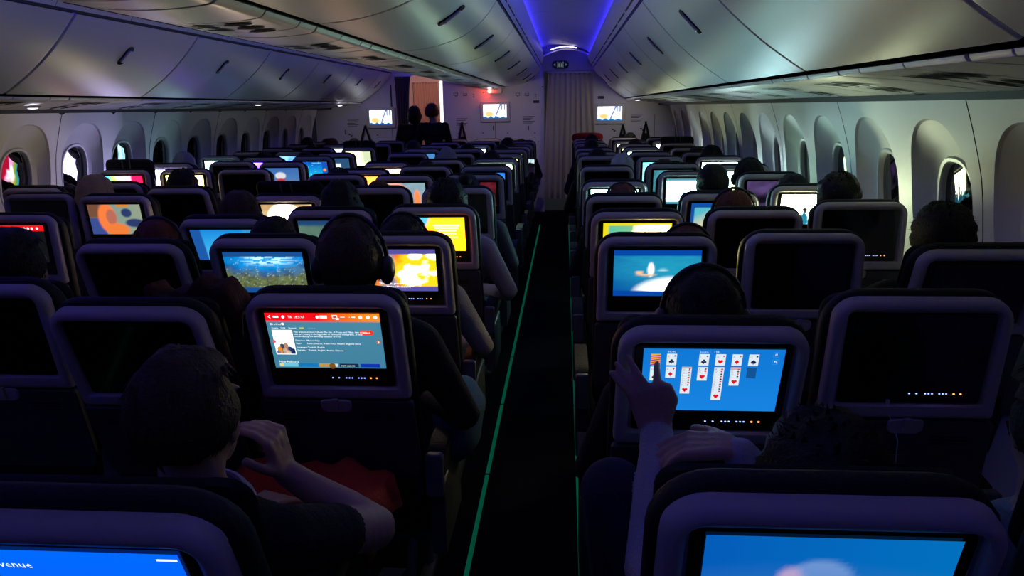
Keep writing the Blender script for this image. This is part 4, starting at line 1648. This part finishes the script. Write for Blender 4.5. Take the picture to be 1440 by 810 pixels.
HP_BAND, HP_CUP = headphones_mesh()
GEN = [seated().mesh('person', .013), seated(wide=1.12).mesh('person', .013), seated(phone=True).mesh('person', .009)]
HC = {'brown': (.055, .030, .016), 'black': (.008, .007, .007), 'blond': (.62, .44, .18), 'grey': (.34, .34, .35), 'red': (.16, .04, .02), 'white': (.55, .55, .57)}


def add_hair(person, headc, style, color, scale=1., turn=0., phones=False, R=None, seed=0, kind='hair'):
    h = link(kind, HAIR[style][seed % 2], person, headc)
    h.color = (*HC[color], 1)
    h.scale = (scale,) * 3
    if R is not None:
        h.rotation_euler = R.to_euler()
    if phones:
        p = link('headphones', HP_BAND, person, headc)
        p.scale = (scale,) * 3
        if R is not None:
            p.rotation_euler = R.to_euler()
        for e in (-1, 1):
            link('ear_cup', HP_CUP, p, (.096 * e, -.010, -.006))
    return h


def passenger(key, px, py, style, color, cloth, look, phones=False, dy=.0, wide=0):
    """px,py: where the crown of the head shows in the photo; key: the seat it sits on"""
    blk, rest = key[0], key[1:]
    k, c = map(int, rest.split('_'))
    root_s, x0, yrow, tilt = SEATS[key]
    ytop = yrow + PIV_Y - LB * math.sin(tilt)
    yh = max(ytop + .235, yrow + .19) + dy
    p = at(px, py, yh)
    lim = .22 if key == 'L1_0' else .13
    x = min(max(p.x, x0 - lim), x0 + lim)
    zt = min(max(p.z, 1.14), 1.42)
    if c == 2:
        x = min(max(x, x0 - .11), x0 - .035) if blk == 'R' else max(min(x, x0 + .11), x0 + .03) if blk == 'L' else x
    if key == 'R0_1':
        x, yh = x0 - .03, yh + .08
    sc = zt / 1.327
    ys = .86 if k >= 12 else 1
    o = link('person', GEN[wide], None, (x, yh - .262 * ys, 0))
    o.scale = (1, ys, sc)
    o.color = (*cloth, 1)
    add_hair(o, (0, .262, 1.185), style, color, 1., phones=phones, seed=int(px))
    tag(o, '%s passenger, %s, %s row from bulkhead' % (look, POS['%s%d' % (blk, c)], ORD[BLOCK[blk]['n'] - k]), 'person', 'seated passengers')
    return o


DK, NV, GY, BE, BL, PK, GN = (.012, .012, .014), (.015, .018, .035), (.12, .12, .13), (.34, .31, .28), (.02, .04, .13), (.40, .33, .36), (.20, .30, .27)
PEOPLE = [
    ('C1_0', 493, 305, 'short', 'brown', DK, 'brown-haired', True, 1), ('R1_0', 990, 375, 'short', 'black', DK, 'dark-haired', True, 0),
    ('C2_1', 385, 303, 'short', 'black', DK, 'dark-haired', False, 0), ('C2_2', 222, 307, 'short', 'red', DK, 'auburn-haired', True, 0), ('C2_0', 567, 301, 'short', 'black', BE, 'beige-sleeved', True, 1),
    ('C3_2', 336, 267, 'bob', 'brown', DK, 'brown-bobbed', False, 0), ('C3_1', 478, 252, 'bob', 'black', DK, 'dark-bobbed', False, 0), ('C3_0', 628, 250, 'curly', 'black', PK, 'pink-sleeved', False, 1),
    ('C4_0', 656, 244, 'bun', 'black', GY, 'dark-haired', False, 0), ('L5_1', 372, 213, 'bun', 'black', BL, 'blue-clad', False, 0), ('L1_0', 122, 245, 'long', 'blond', DK, 'blond', False, 0),
    ('L4_2', 259, 213, 'bob', 'grey', GY, 'grey-haired', False, 0), ('L2_0', 257, 237, 'curly', 'black', DK, 'curly-haired', False, 0), ('L5_0', 405, 213, 'short', 'black', DK, 'dark-haired', False, 0),
    ('L8_2', 406, 193, 'short', 'black', DK, 'dark-haired', False, 0), ('L9_2', 447, 195, 'short', 'black', DK, 'dark-haired', False, 0), ('L8_1', 466, 194, 'short', 'red', DK, 'auburn-haired', False, 0),
    ('L7_1', 437, 204, 'bob', 'black', DK, 'dark-bobbed', False, 0), ('L9_1', 498, 194, 'short', 'brown', GY, 'brown-haired', False, 0), ('C5_2', 476, 237, 'short', 'black', DK, 'dark-haired', True, 0),
    ('C4_1', 532, 254, 'short', 'red', DK, 'auburn-haired', False, 0), ('C8_2', 565, 214, 'short', 'brown', DK, 'brown-haired', False, 0), ('C9_2', 569, 197, 'short', 'black', DK, 'dark-haired', False, 0),
    ('C7_1', 629, 207, 'short', 'grey', GY, 'grey-haired', False, 0), ('C9_1', 658, 201, 'short', 'black', DK, 'dark-haired', False, 0), ('C7_0', 690, 211, 'bob', 'black', DK, 'dark-bobbed', False, 0),
    ('C10_0', 714, 193, 'short', 'black', NV, 'dark-haired', False, 0), ('C12_0', 733, 195, 'short', 'black', DK, 'dark-haired', False, 0), ('C11_2', 640, 200, 'short', 'black', DK, 'dark-haired', False, 0),
    ('R9_0', 832, 195, 'short', 'black', NV, 'dark-haired', False, 0), ('R11_0', 832, 188, 'short', 'black', DK, 'dark-haired', False, 0), ('R7_0', 840, 208, 'short', 'black', DK, 'dark-haired', False, 0),
    ('R6_0', 877, 215, 'short', 'white', DK, 'white-haired', False, 0), ('R12_1', 886, 186, 'short', 'black', DK, 'dark-haired', False, 0), ('R10_1', 893, 195, 'short', 'black', DK, 'dark-haired', False, 0),
    ('R6_1', 934, 223, 'short', 'brown', DK, 'brown-haired', False, 0), ('R4_0', 875, 258, 'short', 'red', DK, 'auburn-haired', True, 0), ('R4_1', 1002, 229, 'short', 'black', DK, 'close-cropped', False, 0),
    ('R3_1', 1032, 266, 'short', 'red', DK, 'auburn-haired', True, 0), ('R5_2', 1054, 223, 'short', 'black', DK, 'dark-haired', True, 0), ('R7_2', 1028, 204, 'curly', 'black', DK, 'curly-haired', False, 0),
    ('R4_2', 1160, 243, 'short', 'black', DK, 'dark-haired', False, 0), ('R3_2', 1197, 241, 'curly', 'black', DK, 'curly-haired', False, 0), ('R2_2', 1400, 283, 'curly', 'black', DK, 'curly-haired', False, 0),
    ('R2_0', 1000, 316, 'short', 'red', DK, 'auburn-haired', True, 0), ('R0_1', 1560, 520, 'short', 'black', GN, 'green-sleeved', False, 1), ('R8_2', 985, 206, 'short', 'black', DK, 'dark-haired', False, 0),
    ('C1_2', 14, 318, 'short', 'black', DK, 'dark-haired', False, 0), ('C9_0', 706, 203, 'bob', 'black', DK, 'phone-holding', False, 2), ('C6_1', 600, 226, 'short', 'black', DK, 'dark-haired', False, 0),
]
for key, px, py, st, co, cl, look, ph, wd in PEOPLE:
    passenger(key, px, py, st, co, cl, look, ph, wide=wd)


# --- man in the centre block's aisle seat, chin on his fist
def chin_man():
    b = Body()
    hy = 1.17
    hc = at(272, 590, hy)
    neck = hc + Vector((-.01, -.03, -.13))
    sx = hc.x - .035
    ch = Vector((sx, hy + .0, hc.z - .34))
    b.limb([(sx - .0, hy + .15, .52, .14), (sx, hy + .08, .66, .135), (ch.x, ch.y, ch.z, .14), (neck.x, neck.y, neck.z - .06, .10)])
    shR = Vector((sx + .185, hy - .005, hc.z - .235))
    shL = Vector((sx - .185, hy - .005, hc.z - .235))
    for e, sh in ((1, shR), (-1, shL)):
        b.limb([(ch.x + .07 * e, ch.y, ch.z + .03, .115), (neck.x + .08 * e, neck.y + .01, neck.z - .085, .075), (sh.x - .02 * e, sh.y, sh.z, .066)])
        b.limb([(sx + .08 * e, hy + .17, .53, .10), (sx + .10 * e, hy + .52, .56, .075), (sx + .11 * e, hy + .58, .30, .058), (sx + .11 * e, hy + .58, .10, .045)], 5)
        b.limb([(sx + .11 * e, hy + .57, .06, .042), (sx + .11 * e, hy + .70, .045, .036)])
    el = at(526, 742, 1.36)
    wr_ = at(402, 664, 1.37)
    mid = shR.lerp(el, .52)
    b.limb([(*shR, .068), (*mid, .060)])
    b.limb([(*mid, .050), (*el, .047)], 1)
    b.limb([(*el, .046), (*el.lerp(wr_, .3), .044), (*el.lerp(wr_, .75), .032), (*wr_, .028)], 1)
    f = (at(386, 616, 1.36) - wr_).normalized()
    b.hand(wr_, f, (-1, .05, -.1), (0, -1, .15), (.66, .76, .84, .88), thumb=.9, length=.96)
    elL = Vector((sx - .25, hy + .12, .70))
    b.limb([(*shL, .066), (*elL, .050), (sx - .06, hy + .32, .68, .036)])
    b.hand((sx - .06, hy + .33, .68), (.5, .8, 0), (0, 0, -1), (1, 0, 0))
    b.limb([(neck.x, neck.y, neck.z - .05, .060), (hc.x - .004, hc.y - .015, hc.z - .08, .058)], 1)
    b.head(hc, turn=-.08, nod=.03)
    me = b.mesh('person', .006, 5)
    o = link('person', me)
    o.color = (.010, .011, .016, 1)
    tag(o, 'short-sleeved man resting his chin on his fist, red blanket over his lap', 'person')
    add_hair(o, b.headc, 'short', 'brown', 1.0, R=b.headR)
    # pale trims of his collar
    for k, (r, dz) in enumerate(((.088, -.155), (.098, -.170))):
        m = MB()
        m.tube([(neck.x + r * math.cos(a) * 1.05, neck.y + .015 + r * .95 * math.sin(a), hc.z + dz + .02 * math.sin(a)) for a in [2 * math.pi * q / 24 for q in range(25)]], .006, 6)
        cl = m.build('collar_trim', mat('collar_white', (.55, .55, .58), .8), o)
        cl['label'] = 'white stripe round the collar'
    return hc, sx, hy


HCM, MSX, MHY = chin_man()
# red blanket across his lap
b = MB()
L_ = []
for j in range(9):
    v = j / 8
    row = []
    for i in range(25):
        u = i / 24
        x = MSX - .24 + .50 * u
        y = MHY + .26 + .33 * v
        z = .655 + .035 * math.sin(u * 7 + v * 2) * math.sin(v * 3 + .5) + .045 * math.exp(-((u - .30) / .16) ** 2) + .045 * math.exp(-((u - .72) / .16) ** 2) + .010 * math.sin(u * 33 + v * 9)
        if u < .04 or u > .96:
            z -= .08
        row.append((x, y, z))
    L_.append(row)
b.loft(L_, False, False, False)
o = b.build('lap_blanket', 'redcloth', angle=80)
sol = o.modifiers.new('t', 'SOLIDIFY')
sol.thickness = .012
tag(o, 'crumpled red blanket over the lap of the chin-resting man', 'blanket')


# --- card player in the window block's aisle seat
def card_player():
    b = Body()
    hy = 1.075
    hc = at(1150, 702, hy)
    sx = hc.x - .03
    neck = hc + Vector((0, -.03, -.13))
    b.limb([(.33, hy + .20, .50, .13), (.33, hy + .10, .64, .125), (sx, hy + .01, hc.z - .33, .125), (neck.x, neck.y, neck.z - .06, .09)])
    shL = Vector((sx - .17, hy - .0, hc.z - .215))
    shR = Vector((sx + .17, hy - .0, hc.z - .215))
    for e, sh in ((-1, shL), (1, shR)):
        b.limb([(sx + .07 * e, hy + .01, hc.z - .30, .105), (neck.x + .08 * e, neck.y, neck.z - .085, .068), (*sh, .060)])
    # legs: one knee drawn up towards the aisle
    kn = at(862, 690, 1.40)
    b.limb([(.27, hy + .24, .52, .095), (*kn, .070), (kn.x + .02, kn.y + .05, kn.z - .32, .055), (kn.x + .02, 1.42, .10, .042)], 5)
    b.limb([(.40, hy + .24, .52, .095), (.42, 1.44, .56, .068), (.43, 1.50, .30, .055), (.43, 1.50, .10, .042)], 5)
    for x in (kn.x + .02, .43):
        b.limb([(x, 1.45, .06, .042), (x, 1.60, .045, .036)])
    # pointing arm
    el = at(912, 800, 1.20)
    wrL = at(924, 610, 1.44)
    b.limb([(*shL, .060), (*el, .046)])
    b.limb([(*el, .046), (*el.lerp(wrL, .45), .042), (*el.lerp(wrL, .97), .033)])
    cuff = el.lerp(wrL, .90)
    b.limb([(*cuff, .036), (*el.lerp(wrL, .98), .036)])
    b.limb([(*wrL, .026), (*(wrL + (wrL - el).normalized() * .015), .026)], 2)
    _, sx0, syr, st = SEATS['R1_0']
    nrm = Vector((0, -math.cos(st), -math.sin(st)))            # outward normal of that display
    p0 = Vector((sx0, syr + PIV_Y, PIV_Z)) + Vector((0, -.6 * math.sin(st), .6 * math.cos(st)))
    ray = FWD + (923 - 720) / F_PX * RIGHT - (508 - 405) / F_PX * UP
    fing = CAM + ray * ((p0 - CAM).dot(nrm) / ray.dot(nrm)) + nrm * .008
    f = (at(913, 562, fing.y - .065) - wrL).normalized()
    hand(b, wrL + f * .012, f, fing)
    # other arm, hand resting in front of the seat edge
    elR = Vector((sx + .27, hy + .16, hc.z - .36))
    wrR = at(1030, 628, 1.30)
    b.limb([(*shR, .060), (*elR, .046), (*elR.lerp(wrR, .95), .034)])
    b.hand(wrR, at(960, 626, 1.33) - wrR, (0, .2, -1), (0, 1, .1), (.25, .35, .45, .5), length=.95)
    b.limb([(neck.x, neck.y, neck.z - .05, .054), (hc.x, hc.y - .015, hc.z - .08, .052)], 1)
    b.head(hc, turn=.1, nod=-.12)
    me = b.mesh('person', .005, 4)
    o = link('person', me)
    o.color = (.42, .40, .44, 1)
    tag(o, 'card player in a pale sweatshirt touching the screen with one finger', 'person')
    add_hair(o, b.headc, 'curly', 'black', 1.04, R=b.headR)
    return fing


def hand(b, w, f, tip):
    """left hand raised towards the display, index finger reaching tip, others fanned to the aisle side"""
    f = f.normalized()
    n = Vector((0, 1, .15))
    n = (n - f * n.dot(f)).normalized()          # palm faces the screen
    t = f.cross(n).normalized()
    if t.x < 0:
        t = -t                                    # thumb side points away from the aisle
    for i in range(7):
        for j in range(5):
            u = i / 6
            b.ball(w + f * (.004 + .080 * u) + t * ((j - 2) / 2) * (.022 + .012 * u), .0125 + .002 * (1 - u), 2)
    base = w + f * .088 + t * .022
    m1 = base.lerp(tip, .5) + n * -.006
    b.limb([(*base, .0105), (*m1, .0095), (*base.lerp(tip, .78), .0085), (*tip, .0072)], 2)
    for (o_, l, sp) in ((.004, .082, .42), (-.014, .076, .62), (-.030, .062, .80)):
        p0 = w + f * .082 + t * o_
        d1 = (f - t * sp + n * .10).normalized()
        q1 = p0 + d1 * l * .48
        d2 = (f - t * sp * .75 + n * .38).normalized()
        q2 = q1 + d2 * l * .30
        q3 = q2 + d2 * l * .24
        b.limb([(*p0, .0102), (*q1, .0090), (*q2, .0082), (*q3, .0070)], 2)
    # thumb folded towards the palm on the inner side
    p0 = w + f * .025 + t * .030
    p1 = p0 + (t * .5 + f * .8).normalized() * .034
    p2 = p1 + (f * .95 + t * -.1 + n * .2).normalized() * .028
    b.limb([(*(w + f * .005 + t * .015), .015), (*p0, .0145), (*p1, .0115), (*p2, .0090)], 2)


FING = card_player()


# --- two people standing at the doorway aisle
def standing(px, py, y, cloth, hairstyle, haircolor, label, lean):
    h = at(px, py, y)
    b = Body()
    H = h.z
    x = 0
    for e in (-1, 1):
        b.limb([(.09 * e, 0, .88, .10), (.09 * e, .01, .48, .062), (.09 * e, -.01, .10, .045)], 5)
        b.limb([(.09 * e, -.02, .05, .042), (.09 * e, .13, .04, .036)])
        b.limb([(.17 * e, 0, H - .31, .06), (.24 * e, -.02, H - .60, .046), (.19 * e, .12, H - .78, .036)])
        b.hand((.19 * e, .13, H - .79), (-.2 * e, .5, -.8), (-e, 0, 0), (0, 1, 0))
        b.limb([(.06 * e, 0, H - .42, .11), (.10 * e, 0, H - .33, .08), (.16 * e, 0, H - .32, .062)])
    b.limb([(0, 0, .92, .135), (0, 0, 1.10, .13), (0, 0, H - .42, .135), (0, 0, H - .33, .09)])
    b.limb([(0, -.01, H - .30, .056), (0, 0, H - .22, .054)], 1)
    b.head((lean, .01, H - .135), turn=lean * 6)
    o = link('person', b.mesh('person', .012), None, (h.x - lean, y, 0))
    o.color = (*cloth, 1)
    add_hair(o, b.headc, hairstyle, haircolor, 1., R=b.headR)
    tag(o, label, 'person')


standing(582, 149, 10.85, DK, 'bob', 'black', 'standing person with dark bobbed hair in front of the doorway', .03)
standing(607, 146, 10.55, DK, 'curly', 'red', 'standing person with reddish curly hair in front of the doorway', -.01)

# ------------------------------------------------------------------ small things
# dark red blanket over the middle seat headrest of the centre block
r_, x0, yr, tl = SEATS['C1_1']
b = MB()
L_ = []
for j in range(12):
    v = j / 11
    row = []
    for i in range(21):
        u = i / 20
        x = x0 - .02 + .26 * u
        yy = yr + .05 + .03 * v + .17 * min(1, max(0, (v - .25) * 2))
        z = 1.135 - .16 * max(0, .22 - v) * 2 - .42 * max(0, v - .55) - .02 * math.sin(u * 8) + .012 * math.sin(u * 23 + v * 5) - (.03 if u > .93 else 0)
        row.append((x, yy, z))
    L_.append(row)
b.loft(L_, False, False, False)
o = b.build('headrest_blanket', mat('maroon_blanket_fabric', (.045, .002, .003), .9, bump=.5, bscale=140, vary=.25), angle=80)
o.modifiers.new('t', 'SOLIDIFY').thickness = .012
tag(o, 'dark red blanket draped over the headrest of the middle centre-block seat', 'blanket')
# red pillow on the front row
r_, x0, yr, tl = SEATS['R12_0']
b = MB()
b.ell((0, 0, 0), (.22, .06, .07), 24, 12, lambda p: (math.copysign(abs(p[0]) ** .6, p[0]), p[1], math.copysign(abs(p[2]) ** .6, p[2])))
o = b.build('neck_pillow', 'redcloth')
o.location = (x0 - .0, yr + .12, 1.165)
tag(o, 'red pillow on top of the front-row seat by the curtain', 'pillow')
# blue fabric over the aisle knee
c = at(645, 578, 2.28)
b = MB()
b.ell((0, 0, 0), (.085, .20, .13), 24, 16, lambda p: (p[0] * (1 + .06 * math.sin(7 * p[2] + 3 * p[1])), p[1], p[2] * (1.2 if p[2] < 0 else .8)))
o = b.build('knee_blanket', 'bluecloth')
o.location = c
tag(o, 'blue blanket bunched over a knee at the aisle edge', 'blanket')
# charging cable on the dark screen
r_, x0, yr, tl = SEATS['R1_1']
a0 = at(1247, 567, yr + .10)
root = tag(link('charging_cable', None, loc=a0), 'thin white charging cable hanging below a dark screen', 'cable')
b = MB()
b.slab(rr(.010, .022, .003, .003, n=2), -.006, .006, .001)
b.build('cable_plug', 'cable', root)
b = MB()
b.tube([(0, 0, -.01), (.006, -.006, -.03), (.022, -.004, -.06), (.036, .0, -.10), (.042, .01, -.16), (.04, .02, -.24)], .0018, 6)
b.build('cable_cord', 'cable', root)
# phone held up at the aisle
PH = next(o for o in COL.objects if o.name.startswith('person') and 'phone-holding' in o.get('label', ''))
c = Vector((PH.location.x + .315, PH.location.y + .548, 1.045 * PH.scale.z))
root = tag(link('mobile_phone', None, loc=c, rot=(.1, 0, .1)), 'lit mobile phone held out at the curtained aisle', 'phone')
b = MB()
b.slab(rr(.075, .15, .012, .012), -.004, .004, .002)
b.build('phone_body', 'bezel', root)
s = Screen(.068, .135, p_pair(rgb(120, 180, 200), rgb(220, 240, 240, 1.2)), 8, 14)
link('phone_display', s.mesh('phone_display'), root, (0, -.0045, 0))
# black straps / bags hanging on the bulkheads
for px, py, w, h, lab in ((650, 188, .12, .32, 'black tapered strap hanging on the centre bulkhead'), (514, 193, .20, .34, 'black bag hanging beside the doorway monitor'),
                          (876, 186, .09, .22, 'black looped strap hanging beside the curtain monitor'), (908, 184, .10, .26, 'black looped strap hanging nearer the sidewall')):
    c = at(px, py, YB - .05)
    root = tag(link('hanging_strap', None, loc=c), lab, 'strap', 'black straps on the bulkheads')
    for e in (-1, 1):
        b = MB()
        b.tube([(0, 0, h * .5), (e * w * .22, 0, h * .1), (e * w * .5, 0, -h * .5)], [.010, .016, .022], 8)
        b.build('strap_band', 'black', root)
    b = MB()
    b.ell((0, .01, -h * .34), (w * .42, .035, h * .22), 16, 10)
    b.build('strap_pouch', 'black', root)
    b = MB()
    b.slab(rr(.03, .03, .008, .008), .0, .045, .003)
    hk = b.build('strap_hook', 'metal', root)
    hk.location = (0, 0, h * .5)


# ------------------------------------------------------------------ reading lights switched on; centre and doorway front spots added to light the bulkhead
def plane_x(px, py, X):
    d = FWD + (px - 720) / F_PX * RIGHT - (py - 405) / F_PX * UP
    return CAM + d * (X / d.x)


M['spotlens'] = emit('reading_spot_glow', (.85, .80, 1), 5)
for (p, tgt, watt, c, lab) in (
        (Vector((.98, 10.35, 1.672)), Vector((.55, 11.5, 1.1)), 6, (1, .93, .78), 'lit reading spot over the front rows by the curtained aisle'),
        (Vector((-1.02, 10.3, 1.858)), Vector((-1.05, 11.5, 1.3)), 5, (1, .86, .88), 'added reading spot brightening the bulkhead ahead of the centre block'),
        (Vector((-3.10, 10.3, 1.655)), Vector((-3.0, 11.5, 1.1)), 3, (.95, .88, 1), 'added reading spot brightening the bulkhead by the doorway aisle'),
        (plane_x(46, 151, -3.38), None, .25, (.7, .6, 1), 'violet lit reading spot above the doorway-aisle window seats'),
        (plane_x(363, 147, -3.30), None, .25, (.9, .95, 1), 'white lit reading spot above the doorway-aisle window seats')):
    root = tag(link('reading_spot', None, loc=p), lab, 'lamp', 'reading spots switched on')
    b = MB()
    b.ell((0, 0, -.004), (.034, .022, .006), 16, 8)
    b.build('spot_lens', 'spotlens', root)
    b = MB()
    b.loft([[(r * 1.5 * math.cos(a), r * math.sin(a), z) for a in [2 * math.pi * i / 20 for i in range(20)]] for r, z in ((.034, .008), (.034, -.003), (.026, -.005), (.025, .002))], False, False)
    b.build('spot_rim', 'white', root)
    L = bpy.data.lights.new('reading_beam', 'SPOT')
    L.energy = watt
    L.color = c
    L.spot_size = math.radians(115)
    L.spot_blend = .9
    L.shadow_soft_size = .02
    lo = bpy.data.objects.new('reading_beam', L)
    COL.objects.link(lo)
    lo.parent = root
    lo.location = (0, 0, -.02)
    d = (tgt - p) if tgt is not None else Vector((0, .1, -1))
    lo.rotation_euler = d.to_track_quat('-Z', 'Y').to_euler()
